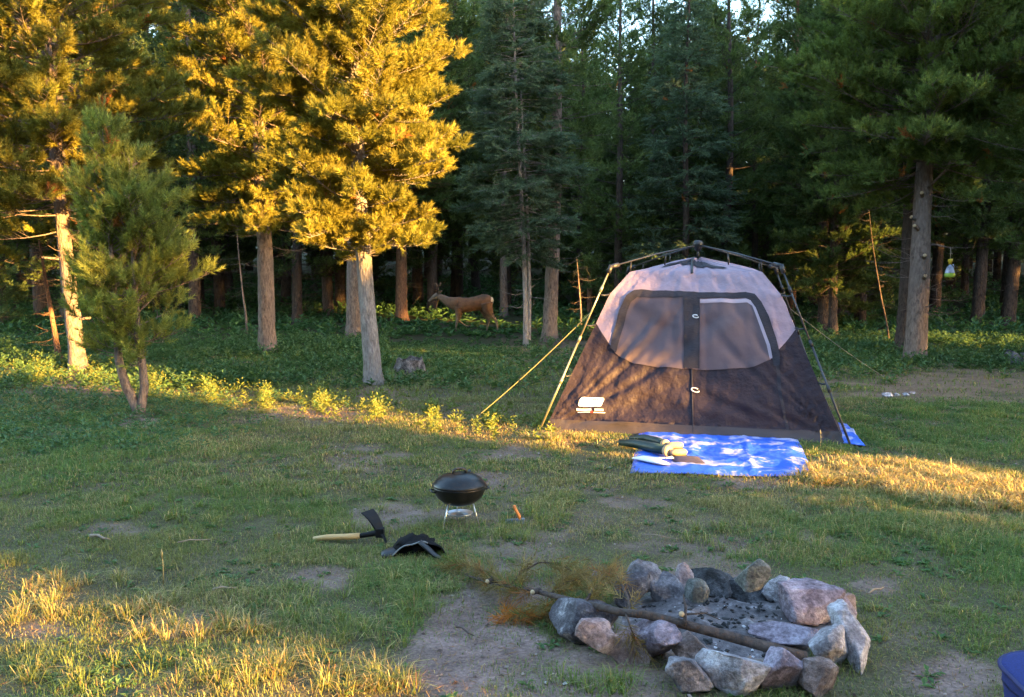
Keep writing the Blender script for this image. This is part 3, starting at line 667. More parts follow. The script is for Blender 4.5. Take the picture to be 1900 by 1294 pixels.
# ---------------------------------------------------------------- the far wood: one mass behind everything
def mass(name, label, pts, nsh, spread, cols, nn, nl, nw, sl, seed):
    rs = np.random.RandomState(seed); G = Geo(); P = []; D = []; L = []; C = []
    for (x, y, H, Rr) in pts:
        z0 = H1(x, y); n = int(nsh * H); t = rs.rand(n) ** .8; zz = .04 * H + .96 * H * t; rr = Rr * (1 - t) ** .7 * np.sqrt(rs.rand(n)) * 1.1 + .05; az = rs.rand(n) * 6.28
        p = np.stack([x + rr * np.cos(az), y + rr * np.sin(az), z0 + zz], 1); d = np.stack([np.cos(az), np.sin(az), .4 + .5 * rs.randn(n)], 1)
        P.append(p); D.append(d); L.append(np.full(n, sl)); k = rs.rand(n, 1); c = np.array(cols[0]) * (1 - k) + np.array(cols[1]) * k; C.append(c * (.7 + .5 * rs.rand()))
        G.tube([(x, y, z0 - .2), (x, y, z0 + H * .5), (x, y, z0 + H)], [.17, .1, .02], 6, C=(.08, .06, .05))
    needles(G, np.vstack(P), np.vstack(D), np.concatenate(L), np.vstack(C), nn, nl, nw, rs)
    return tag(G.build(name, M['needle'], smooth=False), label, kind='stuff')
rs = np.random.RandomState(9); pts = []
for i in range(230):
    y = 50 + 22 * rs.rand(); px = -700 + 3300 * rs.rand(); x = (px - 950) / F * y
    H = (12 + 3.5 * rs.rand()) if 990 < px < 1480 else (13 + 5 * rs.rand())
    pts.append((x, y, H, 1.9 + .8 * rs.rand()))
mass('far_woods', 'distant dark mass of conifers closing off the woods', pts, 40, 1, DARKG, 16, .2, .07, .6, 3)
# ---------------------------------------------------------------- sun, sky, camera and an unseen wood added to shade the camp
EL = math.radians(8.0); TH = math.radians(56.0)
rdir = np.array((-math.sin(TH), math.cos(TH))); pdir = np.array((math.cos(TH), math.sin(TH)))
TE = math.tan(EL)
sun = bpy.data.lights.new('sun', 'SUN'); sun.energy = 5.0; sun.angle = math.radians(.6); sun.color = (1.0, .54, .14)
so = bpy.data.objects.new('sun', sun); COL.objects.link(so)
v = Vector((rdir[0] * math.cos(EL), rdir[1] * math.cos(EL), -math.sin(EL)))
so.rotation_euler = v.to_track_quat('-Z', 'Y').to_euler(); so.location = (20, -14, 12)
w = bpy.data.worlds.new('World'); scene.world = w; w.use_nodes = True
nt = w.node_tree; bg = nt.nodes['Background']
sky = nt.nodes.new('ShaderNodeTexSky'); sky.sky_type = 'NISHITA'; sky.sun_disc = False
sky.sun_elevation = EL; sky.sun_rotation = math.atan2(-rdir[0], -rdir[1])
sky.air_density = 1.0; sky.dust_density = 1.0; sky.ozone_density = 1.5
nt.links.new(sky.outputs[0], bg.inputs[0]); bg.inputs[1].default_value = .15
cam = bpy.data.cameras.new('camera'); co = bpy.data.objects.new('camera', cam); COL.objects.link(co)
cam.sensor_fit = 'HORIZONTAL'; cam.sensor_width = 36; cam.lens = 36 * F / 1900; cam.clip_end = 600; cam.clip_start = .05
co.location = (0, 0, CAMZ); co.rotation_euler = (math.pi / 2 - PITCH, 0, 0); scene.camera = co
vs = scene.view_settings; vs.view_transform = 'Standard'; vs.look = 'None'; vs.gamma = 1; vs.exposure = 3.58
scene.cycles.use_denoising = True
scene.cycles.max_bounces = 6; scene.cycles.diffuse_bounces = 3; scene.cycles.glossy_bounces = 2; scene.cycles.transmission_bounces = 4; scene.cycles.transparent_max_bounces = 8
scene.cycles.sample_clamp_indirect = 6

def lit_open(u, z):
    """how open (0..1) the added tree screen is cut for sunbeams, seen along the sun, at cross position u and height z (height where the ray meets s=0)"""
    umax = np.interp(z, [-2, .4, 1.0, 1.6, 2.4, 2.9, 3.3, 3.9, 4.8, 5.4, 12], [8.35, 8.5, 8.75, 8.55, 8.9, 9.6, 10.9, 11.7, 12.5, 15.8, 16.8])
    umin = np.interp(z, [-2, 0, 1.0, 2.7, 3.5, 5, 9], [6.8, 6.85, 6.95, 7.1, 7.4, 8.5, 8.7])
    o = sstep(umin - .1, umin + .15, u) * (1 - sstep(umax - .2, umax + .15, u))
    # a low cut gap lets a second, shorter beam onto the near grass
    o2 = sstep(1.55, 1.75, u) * (1 - sstep(2.6, 2.8, u)) * sstep(-.4, -.2, z) * (1 - sstep(1.4, 1.8, z)) * sstep(.36, .46, fbm(u * 2.2, z * 2.6 + 5, 3, 91))
    # partial light on the left crowns and the bushy pine
    h = fbm(u * 1.7, z * 1.7, 3, 93)
    o3 = .97 * sstep(4.9, 5.4, u) * (1 - sstep(9.3, 9.8, u)) * sstep(2.5, 2.9, z) * sstep(.34, .42, h)
    o5 = .85 * sstep(13.5, 14.5, u) * sstep(.66, .72, fbm(u * .8, z * 1.1 + 3, 3, 95)) * (1 - sstep(60, 70, u)) * (1 - ((u > 18) & (u < 21.6) & (z < 5.5)))
    o6 = 0 * u
    for (a, b, c, d) in ((22.7, 23.7, 1.6, 4.2), (24.8, 25.5, 2.0, 3.7), (22.8, 25.6, -.1, .9)):
        o6 = np.maximum(o6, (u > a) & (u < b) & (z > c) & (z < d))
    return np.clip(np.maximum.reduce([o, o2, o3, o5, o6]), 0, 1)
rs = np.random.RandomState(21); S0 = -26.0
N = 120000
u = -16 + 84 * rs.rand(N); s_ = S0 + 3.0 * (rs.rand(N) - .5); zw = -1.5 + 23.5 * rs.rand(N)
zz = zw - s_ * TE; topl = 19 + 3.5 * (fbm(u * .3, u * 0, 3, 97) - .5)
keep = (rs.rand(N) > lit_open(u, zw)) & (zz < topl + 3) & (zz > -.1)  # foliage of the added screen left out where sunbeams should pass
u, s_, zz = u[keep], s_[keep], zz[keep]
n = len(u); Cn = np.stack([pdir[0] * u + rdir[0] * s_, pdir[1] * u + rdir[1] * s_, zz], 1)
a = nrm(rs.randn(n, 3)); b_ = nrm(np.cross(a, rs.randn(n, 3)))
sz = (.17 + .14 * rs.rand(n))[:, None]
edge = lit_open(u, zz + s_ * TE)
V = np.stack([Cn - a * sz * 1.5, Cn - b_ * sz, Cn + a * sz * 1.5, Cn + b_ * sz], 1).reshape(-1, 3)
G = Geo(); kk = rs.rand(n, 1); c = np.array((.05, .08, .03)) * (1 - kk) + np.array((.09, .12, .035)) * kk
G.add(V, None, np.arange(4 * n).reshape(-1, 4), np.repeat(c, 4, 0))
for uu in np.arange(-15, 66, 2.3):
    if 6.3 < uu < 16.5 or 1 < uu < 3.4: continue
    p = pdir * uu + rdir * (S0 + rs.randn() * .5)
    G.tube([(p[0], p[1], H1(p[0], p[1]) - .3), (p[0], p[1], 9), (p[0], p[1], 18)], [.2, .14, .03], 8, C=(.09, .07, .055))
tag(G.build('woods', M['needle'], smooth=False), 'unseen conifer wall added to shade the camp, with gaps shaped for sunbeams', kind='stuff')

# added unseen tree ring that blocks low sky behind and left of the camera
rs = np.random.RandomState(33); G = Geo(); L_ = np.array([(12.6, -27.8), (-10, -24), (-24, -12), (-28, 2)]); seg = np.linalg.norm(np.diff(L_, axis=0), axis=1); cum = np.concatenate([[0], np.cumsum(seg)])
N = 42000; d = rs.rand(N) * cum[-1]; x = np.interp(d, cum, L_[:, 0]) + 2 * rs.randn(N) * .6; y = np.interp(d, cum, L_[:, 1]) + 1.2 * rs.randn(N); z = 14.5 * rs.rand(N) ** .9 * (1 + .25 * (vnoise(d * .5, d * 0, 99) - .5))
Cn = np.stack([x, y, z], 1); a = nrm(rs.randn(N, 3)); b_ = nrm(np.cross(a, rs.randn(N, 3))); sz = (.15 + .13 * rs.rand(N))[:, None]; kk = rs.rand(N, 1); c = np.array((.05, .08, .03)) * (1 - kk) + np.array((.09, .12, .035)) * kk
G.add(np.stack([Cn - a * sz * 1.5, Cn - b_ * sz, Cn + a * sz * 1.5, Cn + b_ * sz], 1).reshape(-1, 3), None, np.arange(4 * N).reshape(-1, 4), np.repeat(c, 4, 0))
for dd in np.arange(1, cum[-1], 2.6): q = (np.interp(dd, cum, L_[:, 0]), np.interp(dd, cum, L_[:, 1])); G.tube([(*q, -.4), (*q, 7), (*q, 14)], [.2, .13, .03], 8, C=(.09, .07, .055))
tag(G.build('woods', M['needle'], smooth=False), 'unseen conifer ring added behind the camera to block low sky light', kind='stuff')
# ---------------------------------------------------------------- tent
GZ = np.mean([H1(*p) for p in (FL, FR, BL, BR)])
CORN = [FL, FR, BR, BL]; CEN = (FL + FR + BL + BR) / 4
VP = [0, .5, .7, .86, 1.0]; TPr = [0, .312, .402, .535, 1.0]; ZPr = [0.0, 1.11, 1.44, 1.69, 1.845]
def corner(i, v):
    t = np.interp(v, VP, TPr); z = np.interp(v, VP, ZPr)
    g0 = H1(*CORN[i]); p = CORN[i] + (CEN - CORN[i]) * t
    return np.array((p[0], p[1], z + g0 * (1 - v) + GZ * v))
def surf(i, u, v, off=0.0):
    def raw(u, v): 
        a = corner(i, v); b = corner((i + 1) % 4, v); p = a * (1 - u) + b * u
        p[2] += -.035 * math.sin(math.pi * u) * max(0, min(1, (v - .55) / .3)) * (1 - v) * 2.2
        return p
    p = raw(u, v); e = .01
    du = raw(min(1, u + e), v) - raw(max(0, u - e), v); dv = raw(u, min(.999, v + e)) - raw(u, max(0, v - e))
    n = np.cross(du, dv); n /= np.linalg.norm(n) + 1e-9
    # creases fan out of the lower corners and from the taut clips, cloth sags a little between seams
    r0 = math.hypot(u, v * .8) + .02; a0 = math.atan2(v * .8, u + .001)
    r1 = math.hypot(1 - u, v * .8) + .02; a1 = math.atan2(v * .8, 1.001 - u)
    w = .048 * (float(vnoise(a0 * 13 + 3, r0 * 2.2, 101 + i)) - .5) * math.exp(-r0 * 1.6) * 2.2
    w += .048 * (float(vnoise(a1 * 13 + 9, r1 * 2.2, 103 + i)) - .5) * math.exp(-r1 * 1.8) * 2.2
    w += .026 * (float(fbm(u * 16, v * 3.2, 3, 105 + i)) - .5) * 2 * min(1, v * 6)
    w += .022 * (float(fbm(u * 9 + v * 9, v * 8 - u * 5, 2, 107 + i)) - .5) * 2
    w *= min(1, u * 12, (1 - u) * 12, .25 + v * 9)
    inward = -.045 * math.sin(math.pi * u) * math.sin(math.pi * min(1, v / .86)) if v < .86 else 0
    return p + n * (w + inward + off)
def inv(px, py):
    u, v = (px - 1010) / 560, (830 - py) / 330 * .86
    u = .5; v = .5
    def f(u, v):
        p = corner(0, v) * (1 - u) + corner(1, v) * u; return np.array(to_px(*p))
    for k in range(30):
        r = f(u, v) - (px, py); e = 1e-4
        J = np.stack([(f(u + e, v) - f(u, v)) / e, (f(u, v + e) - f(u, v)) / e], 1)
        d = np.linalg.lstsq(J, r, rcond=None)[0]; d = np.clip(d, -.1, .1)
        u = min(1.0, max(0.0, u - d[0])); v = min(.995, max(0.0, v - d[1]))
        if abs(r).max() < .05: break
    return u, v
import bmesh
def ico(n=4):
    bm = bmesh.new(); bmesh.ops.create_icosphere(bm, subdivisions=n, radius=1); V = np.array([v.co[:] for v in bm.verts]); bm.verts.index_update(); T = np.array([[v.index for v in f.verts] for f in bm.faces]); bm.free(); return V, T
def poly_uv(poly, i=0, off=0.0, nu=48, nv=40, G=None):
    bm = bmesh.new(); vs = [bm.verts.new((a, b, 0)) for a, b in poly]; f = bm.faces.new(vs)
    bmesh.ops.triangulate(bm, faces=[f])
    for k in range(1, nu): bmesh.ops.bisect_plane(bm, geom=bm.verts[:] + bm.edges[:] + bm.faces[:], plane_co=(k / nu, 0, 0), plane_no=(1, 0, 0))
    for k in range(1, nv): bmesh.ops.bisect_plane(bm, geom=bm.verts[:] + bm.edges[:] + bm.faces[:], plane_co=(0, k / nv, 0), plane_no=(0, 1, 0))
    bmesh.ops.triangulate(bm, faces=bm.faces[:]); bm.verts.index_update()
    V = [surf(i, v.co.x, v.co.y, off) for v in bm.verts]; T = [[v.index for v in f.verts] for f in bm.faces]
    bm.free(); G = G or Geo(); G.add(V, T); return G
def c5(pts): return [inv(840 + a / 2.375, 430 + b / 2.375) for a, b in pts]
def weave(m, scale=900, s=.0):
    nt = m.node_tree; b = [n for n in nt.nodes if n.type == 'BSDF_PRINCIPLED'][0]; b.inputs['Sheen Weight'].default_value = s; b.inputs['Sheen Roughness'].default_value = .5
    return m
M['lilac'] = weave(pbr('lilac_fabric', (.295, .222, .275), .7, (9, (.25, .19, .24), .35, .7), bump=(10, .6, .035)))
M['char'] = weave(pbr('charcoal_fabric', (.024, .0165, .023), .6, (7, (.034, .024, .031), .35, .7), spec=.2, bump=(10, .8, .04)))
M['hem'] = weave(pbr('hem_fabric', (.038, .028, .03), .6, (7, (.03, .024, .027), .35, .7), bump=(12, .3, .02)))
M['border'] = weave(pbr('door_border_fabric', (.013, .011, .018), .75, (20, (.022, .018, .027), .35, .7), bump=(30, .4, .012, (1, 1, 3))))
M['screen'] = weave(pbr('window_screen', (.085, .06, .073), .75, (5, (.11, .077, .085), .3, .75), bump=(8, .25, .02)))
M['pole'] = pbr('tent_pole_sunlit', (.38, .33, .2), .35, metal=.7)  # sunlit yellow of the left poles is put into this metal colour
M['pole_dark'] = pbr('tent_pole_dark', (.05, .05, .055), .4, metal=.3)
M['black'] = pbr('black_plastic', (.018, .018, .02), .45)
M['white'] = pbr('white_print', (.8, .78, .78), .5)
M['redp'] = pbr('red_print', (.55, .03, .03), .5)
M['rope'] = pbr('yellow_rope', (.4, .33, .13), .8)
M['rope2'] = pbr('grey_cord', (.16, .17, .16), .8)
tent = thing('cabin_tent', 'lilac and charcoal cabin tent with pole frame pitched on the grass', 'tent', (CEN[0], CEN[1], GZ))
TI = tent.matrix_world.inverted() if False else None
def tpart(G, name, mat, parent=tent, smooth=True):
    o = G.build(name, mat, None, smooth); o.parent = parent
    base = Vector((CEN[0], CEN[1], GZ))
    o.data.transform(__import__('mathutils').Matrix.Translation(-base)) if parent == tent else None
    return o
seam = [(628, 405), (690, 495), (740, 550), (800, 576), (900, 590), (1070, 600), (1200, 600), (1330, 590), (1400, 560), (1437, 520), (1510, 430)]
su = c5(seam); su[0] = (0.0, su[0][1]); su[-1] = (1.0, su[-1][1])
hemv = .05
tpart(poly_uv([(0, hemv), (1, hemv)] + su[::-1], 0, 0, 84, 60), 'lower_wall', M['char'])
tpart(poly_uv([(0, 0), (1, 0), (1, hemv + .004), (0, hemv + .004)], 0, .013, 80, 60), 'hem', M['hem'])
tpart(poly_uv(su + [(1, .995), (0, .995)], 0, 0, 84, 50), 'upper_wall', M['lilac'])
for i in (1, 2, 3):
    nm = 'side_wall' if i != 2 else 'rear_wall'
    tpart(poly_uv([(0, 0), (1, 0), (1, .5), (.85, .40), (.5, .36), (.15, .40), (0, .5)], i, 0, 30, 30), nm, M['char'])
    tpart(poly_uv([(0, .5), (.15, .40), (.5, .36), (.85, .40), (1, .5), (1, .995), (0, .995)], i, 0, 30, 40), 'roof_panel', M['lilac'])
out = [(693, 510), (735, 345), (765, 285), (800, 262), (835, 257), (1060, 260), (1290, 264), (1330, 276), (1360, 310), (1392, 375), (1425, 470), (1442, 545), (1440, 592)]
inn = [(720, 535), (742, 450), (770, 345), (785, 310), (812, 289), (1060, 287), (1290, 289), (1312, 300), (1335, 335), (1372, 430), (1398, 500), (1410, 556), (1412, 592)]
ou, iu = c5(out), c5(inn)
G = Geo()
for k in range(len(ou) - 1): poly_uv([ou[k], ou[k + 1], iu[k + 1], iu[k]], 0, .017, 70, 56, G)
tpart(G, 'door_border', M['border'])
tpart(poly_uv(c5([(712, 532), (735, 450), (762, 340), (780, 303), (812, 281), (1018, 280), (1018, 602), (900, 593), (800, 579), (742, 553)]), 0, .011, 70, 56), 'window_screen', M['screen'])
tpart(poly_uv(c5([(1090, 309), (1298, 309), (1322, 325), (1360, 430), (1385, 500), (1398, 563), (1330, 593), (1200, 603), (1087, 603)]), 0, .011, 70, 56), 'window_screen', M['screen'])
G = Geo(); sa = c5([(1090, 291), (1298, 291), (1318, 303), (1338, 338), (1372, 430), (1398, 500), (1409, 556)]); sb = c5([(1090, 308), (1298, 309), (1320, 325), (1330, 352), (1358, 430), (1384, 500), (1397, 556)])
for k in range(len(sa) - 1): poly_uv([sa[k], sa[k + 1], sb[k + 1], sb[k]], 0, .015, 70, 56, G)
tpart(G, 'window_lining', pbr('pale_lining', (.36, .3, .36), .7, bump=(14, .2, .02)))
tpart(poly_uv(c5([(1017, 262), (1089, 262), (1088, 400), (1087, 598), (1017, 598), (1019, 400)]), 0, .02, 70, 56), 'centre_strip', M['border'])
# door zip, right door seam
def curve_uv(pts, off, r, G=None, n=14):
    G = G or Geo(); P = []
    for k in range(len(pts) - 1):
        for q in range(n): a = q / n; P.append(surf(0, pts[k][0] * (1 - a) + pts[k + 1][0] * a, pts[k][1] * (1 - a) + pts[k + 1][1] * a, off))
    P.append(surf(0, *pts[-1], off)); G.tube(P, r, 6); return G
tpart(curve_uv(c5([(1052, 600), (1056, 760), (1060, 900)]), .008, .007), 'zip', M['border'])
G = Geo(); e1 = c5([(1425, 592), (1434, 700), (1455, 800), (1472, 888)]); e2 = c5([(1442, 592), (1448, 700), (1468, 800), (1486, 888)])
for k in range(3): poly_uv([e1[k], e1[k + 1], e2[k + 1], e2[k]], 0, .008, 60, 50, G)
tpart(G, 'door_seam', M['border'])
for a, b in ((1070, 370), (1068, 695)):
    u, v = c5([(a, b)])[0]; G = Geo(); P = [surf(0, u + .014 * math.cos(q) - .006 * math.sin(q), v + .010 * math.sin(q), .022) for q in np.linspace(.4, 5.9, 14)]
    G.tube(P, .0055, 6); tpart(G, 'zip_pull', M['white'])
# vent under the peak
tpart(poly_uv([inv(1228, 497), inv(1262, 486), inv(1283, 483), inv(1306, 486), inv(1350, 500), inv(1310, 496), inv(1283, 493), inv(1262, 493)], 0, .012, 60, 60), 'roof_vent', M['border'])
P = [surf(0, *inv(1284, y), .016) for y in (482, 488, 494, 500, 505)]; G = Geo(); G.tube(P, .016, 6, flat=.4); tpart(G, 'peak_strap', M['black'])
# printed box and lines on the lower left wall
def rr(x0, y0, x1, y1, sk, r=8): 
    pts = []
    for cx, cy, a in ((x1 - r, y1 - r, 0), (x0 + r, y1 - r, 90), (x0 + r, y0 + r, 180), (x1 - r, y0 + r, 270)):
        for k in range(4): q = math.radians(a + 30 * k); pts.append((cx + r * math.cos(q), cy + r * math.sin(q)))
    return [(a + (y1 - b) * sk, b) for a, b in pts]
lg = tpart(poly_uv(c5(rr(553, 732, 656, 773, .3)), 0, .008, 60, 50), 'printed_box', M['white'])
G = Geo()
for x0, x1 in ((604, 607), (612, 616), (619, 626), (628, 633), (636, 641), (646, 649)): poly_uv(c5([(x0, 738), (x1, 738), (x1, 742), (x0, 742)]), 0, .010, 60, 50, G)
tpart(G, 'printed_marks', M['hem'])
G = Geo()
for x0, x1, y0, y1 in ((547, 612, 782, 791), (627, 664, 783, 791), (551, 606, 796, 799), (622, 672, 797, 800)): poly_uv(c5([(x0, y0), (x1, y0), (x1, y1), (x0, y1)]), 0, .008, 60, 50, G)
tpart(G, 'printed_lines', M['white'])
tpart(poly_uv(c5([(609, 792), (618, 792), (619, 800), (608, 800)]), 0, .008, 60, 50), 'printed_mark', M['redp'])
# frame
HUB = np.array((CEN[0], CEN[1], GZ + 2.0)); JO = []
for i in range(4):
    g0 = H1(*CORN[i]); base = np.array((*(CORN[i] + (CORN[i] - CEN) * .03), g0)); jt = CORN[i] + (CEN - CORN[i]) * .41; J = np.array((*jt, GZ + 1.745)); JO.append((base, J))
    mt = M['pole'] if i in (0, 3) else M['pole_dark']
    G = Geo(); m = base * .45 + J * .55; G.tube([base, m], [.0115, .0115], 10); G.tube([m, J], [.009, .009], 10); tpart(G, 'pole', mt)
    for f in (.3, .552, .86): G = Geo(); p = base * (1 - f) + J * f; d = (J - base) / np.linalg.norm(J - base); G.tube([p - d * .035, p + d * .035], .0165, 10); tpart(G, 'pole_collar', M['pole'] if i == 0 else M['black'])
    G = Geo(); dd = (HUB - J) / np.linalg.norm(HUB - J); G.tube([J - (J - base) / 1.75 * .07, J + np.array((0, 0, .012))], .026, 8); G.tube([J - dd * .01, J + dd * .1], .024, 8); tpart(G, 'pole_joint', M['black'])
    G = Geo(); mid = (J + HUB) / 2 + np.array((0, 0, .015)); G.tube([J, mid, HUB], .0085, 10); tpart(G, 'roof_arm', M['pole_dark'])
    for v in (.26, .5, .7):
        G = Geo(); a = corner(i, v); f = (a[2] - base[2]) / (J[2] - base[2]); p = base * (1 - f) + J * f; G.tube([a, (a + p) / 2 + np.array((0, 0, -.01)), p], .009, 6); tpart(G, 'clip', M['black'])
    for v, f in ((.86, .22), (.93, .62)):
        G = Geo(); a = corner(i, v); p = J * (1 - f) + HUB * f; G.tube([a, p], .008, 6); tpart(G, 'clip', M['black'])
G = Geo(); G.lathe([(.0, -.07), (.03, -.065), (.045, -.03), (.06, -.01), (.06, .03), (.04, .05), (0, .055)], HUB, 16); G.tube([HUB - (0, 0, .06), HUB - (0, 0, .15)], .013, 8)
tpart(G, 'hub', M['black'])
def rope(p, q, r, name, mat, sag=.03):
    G = Geo(); G.tube([p * (1 - a) + q * a - np.array((0, 0, sag * math.sin(math.pi * a))) for a in np.linspace(0, 1, 16)], r, 6)
    G.tube([q + np.array((0, 0, .04)), q - np.array((0, 0, .12))], .007, 6)
    tpart(G, name, mat)
bs, J = JO[0]; f = .72; pa = bs * (1 - f) + J * f; rope(pa, np.array(ground(879, 782)) + np.array((0, 0, .02)), .004, 'guy_rope', M['rope'])
bs, J = JO[2]; pa = bs * (1 - f) + J * f; rope(pa, np.array(ground(1640, 702)) + np.array((0, 0, .02)), .005, 'guy_rope', M['rope2'])

# ---------------------------------------------------------------- tarps
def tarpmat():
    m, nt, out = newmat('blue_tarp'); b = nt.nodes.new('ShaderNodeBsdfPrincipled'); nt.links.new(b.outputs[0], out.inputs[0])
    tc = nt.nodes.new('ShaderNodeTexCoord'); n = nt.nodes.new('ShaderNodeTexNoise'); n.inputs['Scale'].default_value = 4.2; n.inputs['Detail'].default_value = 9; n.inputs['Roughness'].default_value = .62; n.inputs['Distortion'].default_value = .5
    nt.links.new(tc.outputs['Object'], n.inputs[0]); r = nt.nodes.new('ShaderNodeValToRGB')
    r.color_ramp.elements[0].position = .52; r.color_ramp.elements[0].color = (.03, .125, .62, 1); r.color_ramp.elements[1].position = .6; r.color_ramp.elements[1].color = (.45, .45, .66, 1)  # pale patches: sky reflections on the creases painted into the blue
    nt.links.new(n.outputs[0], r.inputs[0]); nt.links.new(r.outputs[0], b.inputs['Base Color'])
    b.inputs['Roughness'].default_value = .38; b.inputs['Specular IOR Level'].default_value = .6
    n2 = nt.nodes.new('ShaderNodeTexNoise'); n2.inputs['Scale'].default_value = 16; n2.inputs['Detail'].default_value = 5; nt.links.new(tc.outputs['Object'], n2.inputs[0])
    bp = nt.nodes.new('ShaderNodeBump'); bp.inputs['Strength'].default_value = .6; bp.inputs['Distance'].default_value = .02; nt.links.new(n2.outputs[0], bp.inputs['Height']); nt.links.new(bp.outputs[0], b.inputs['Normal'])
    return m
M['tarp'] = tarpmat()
def sheet(name, P, label, cat, lift, seed, th=.006, amp=.05):
    P = [np.array(p, float) for p in P]
    def top(u, v, o=0):
        p = P[0] * (1 - u) * (1 - v) + P[1] * u * (1 - v) + P[2] * u * v + P[3] * (1 - u) * v
        p = p + .02 * (np.array((vnoise(v * 5, 1.3 + u * 3, seed), vnoise(u * 6, v * 3 + .7, seed + 1))) - .5)
        e = min(1, 12 * min(u, 1 - u, v, 1 - v) + .25)
        rg = sum(.012 * math.exp(-abs(q) * 70) for q in (u - .34, u - .67, v - .52)) + .012 * (1 - abs(2 * float(fbm(u * 7 + v * 2, v * 6, 2, seed + 5)) - 1)) ** 5
        return np.array((p[0], p[1], H1(*p) + lift + (amp * float(fbm(u * 5, v * 4, 4, seed + 3)) + rg) * e + o))
    G = Geo(); G.grid(top, 70, 60); G.grid(lambda u, v: top(1 - u, v, -th), 70, 60)
    for f in (lambda a, b: top(a, 0, -th * (1 - b)), lambda a, b: top(1 - a, 1, -th * (1 - b)), lambda a, b: top(1, a, -th * (1 - b)), lambda a, b: top(0, 1 - a, -th * (1 - b))): G.grid(f, 60, 2)
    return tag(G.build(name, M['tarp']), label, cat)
q = [TARPQ[3], TARPQ[2], TARPQ[1] + np.array((.02, .12)), TARPQ[0] + np.array((0, .16))]
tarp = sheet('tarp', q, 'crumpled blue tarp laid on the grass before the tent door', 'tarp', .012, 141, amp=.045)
g1 = np.array(ground(1606, 832)[:2]); g2 = np.array(ground(1572, 792)[:2])
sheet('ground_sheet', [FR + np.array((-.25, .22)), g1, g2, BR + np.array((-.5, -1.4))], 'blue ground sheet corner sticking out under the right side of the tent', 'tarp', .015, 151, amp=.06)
def tz(x, y):
    return H1(x, y) + .036
# ---------------------------------------------------------------- things on the tarp
M['wader'] = pbr('green_rubber', (.01, .03, .026), .45, (8, (.022, .042, .034), .4, .7), bump=(18, .3, .01)); M['tan'] = pbr('tan_rubber', (.42, .30, .17), .6, (14, (.33, .23, .12), .4, .7))
def wader(name, label, pts, r, foot, mirror=1):
    o = thing(name, label, 'wader', pts[0], 0, 'waders lying on the tarp'); p0 = np.array(pts[0]); L = [np.array(p) - p0 for p in pts]
    G = Geo(); G.tube(L, r, 18, rough=.06, seed=3, flat=1.0); G.build('leg', M['wader'], o)
    e = L[-1]; d = (L[-1] - L[-2]); d /= np.linalg.norm(d)
    G = Geo(); G.tube([e - d * .005, e + d * .035, e + d * .04], [r[-1] * 1.12, r[-1] * 1.2, r[-1] * .75], 18, cap=True); G.build('cuff', M['tan'], o)
    f = e + d * .05 + np.array((.0, 0, -r[-1] * .25)); G = Geo(); fd = np.array(foot) / np.linalg.norm(foot)
    G.tube([f, f + fd * .05, f + fd * .1, f + fd * .14, f + fd * .155], [.036, .042, .042, .036, .018], 14, flat=.72, up=(0, 0, 1)); G.build('boot', M['tan'], o)
    G = Geo(); G.tube([f + np.array((0, 0, -.03)), f + fd * .08 + np.array((0, 0, -.036)), f + fd * .15 + np.array((0, 0, -.03))], [.034, .038, .028], 12, flat=.3, up=(0, 0, 1)); G.build('sole', M['wader'], o)
def tp(px, py, dz=.0): g = ground(px, py); return (g.x, g.y, tz(g.x, g.y) + dz)
wader('rubber_wader', 'green rubber wader leg with a tan boot lying at the front', [tp(1150, 836, .04), tp(1180, 841, .05), tp(1212, 849, .055), tp(1236, 855, .055)], [.03, .042, .046, .044], (1, .25, 0))
wader('rubber_wader', 'darker green wader leg lying against the tent side of the other', [tp(1168, 826, .03), tp(1195, 829, .05), tp(1220, 835, .05), tp(1232, 840, .05)], [.024, .034, .036, .034], (1, .15, 0))
G = Geo(); P = [tp(1174, 862, .02), tp(1190, 864, .03), tp(1212, 869, .032), tp(1230, 873, .028), tp(1242, 874, .02)]
G.tube(P, [.02, .055, .06, .045, .02], 14, flat=.35, up=(0, 0, 1)); sh = tag(G.build('knife_sheath', pbr('white_plastic', (.8, .79, .75), .4)), 'long white curved sheath lying on the tarp corner', 'sheath')
pouch = thing('stake_pouch', 'small dark purple pouch with thin tent stakes fanned out of it', 'pouch', tp(1265, 862), 0)
b0 = np.array(tp(1265, 862)); G = Geo()
def pf(u, v): 
    h = .028 * math.sin(math.pi * u) ** .5 * math.sin(math.pi * min(1, v * .9 + .05)) ** .5 if 0 < u < 1 and 0 < v < 1 else 0
    return np.array(((u - .5) * .3 * (.55 + .6 * u), (v - .5) * .24 * (.4 + .8 * u), .004 + h))
G.grid(pf, 18, 14); G.build('bag', pbr('purple_fabric', (.045, .035, .06), .8, bump=(30, .5, .01)), pouch)
for k in range(7):
    G = Geo(); a = 2.75 + .14 * k; G.tube([(-.08, .02 - .012 * k, .03), (-.08 + .26 * math.cos(a), .03 * math.sin(a) + .1 * (k - 3) / 3, .012)], .0045, 5); G.build('stake', M['rope2'] if k % 2 else M['white'], pouch)
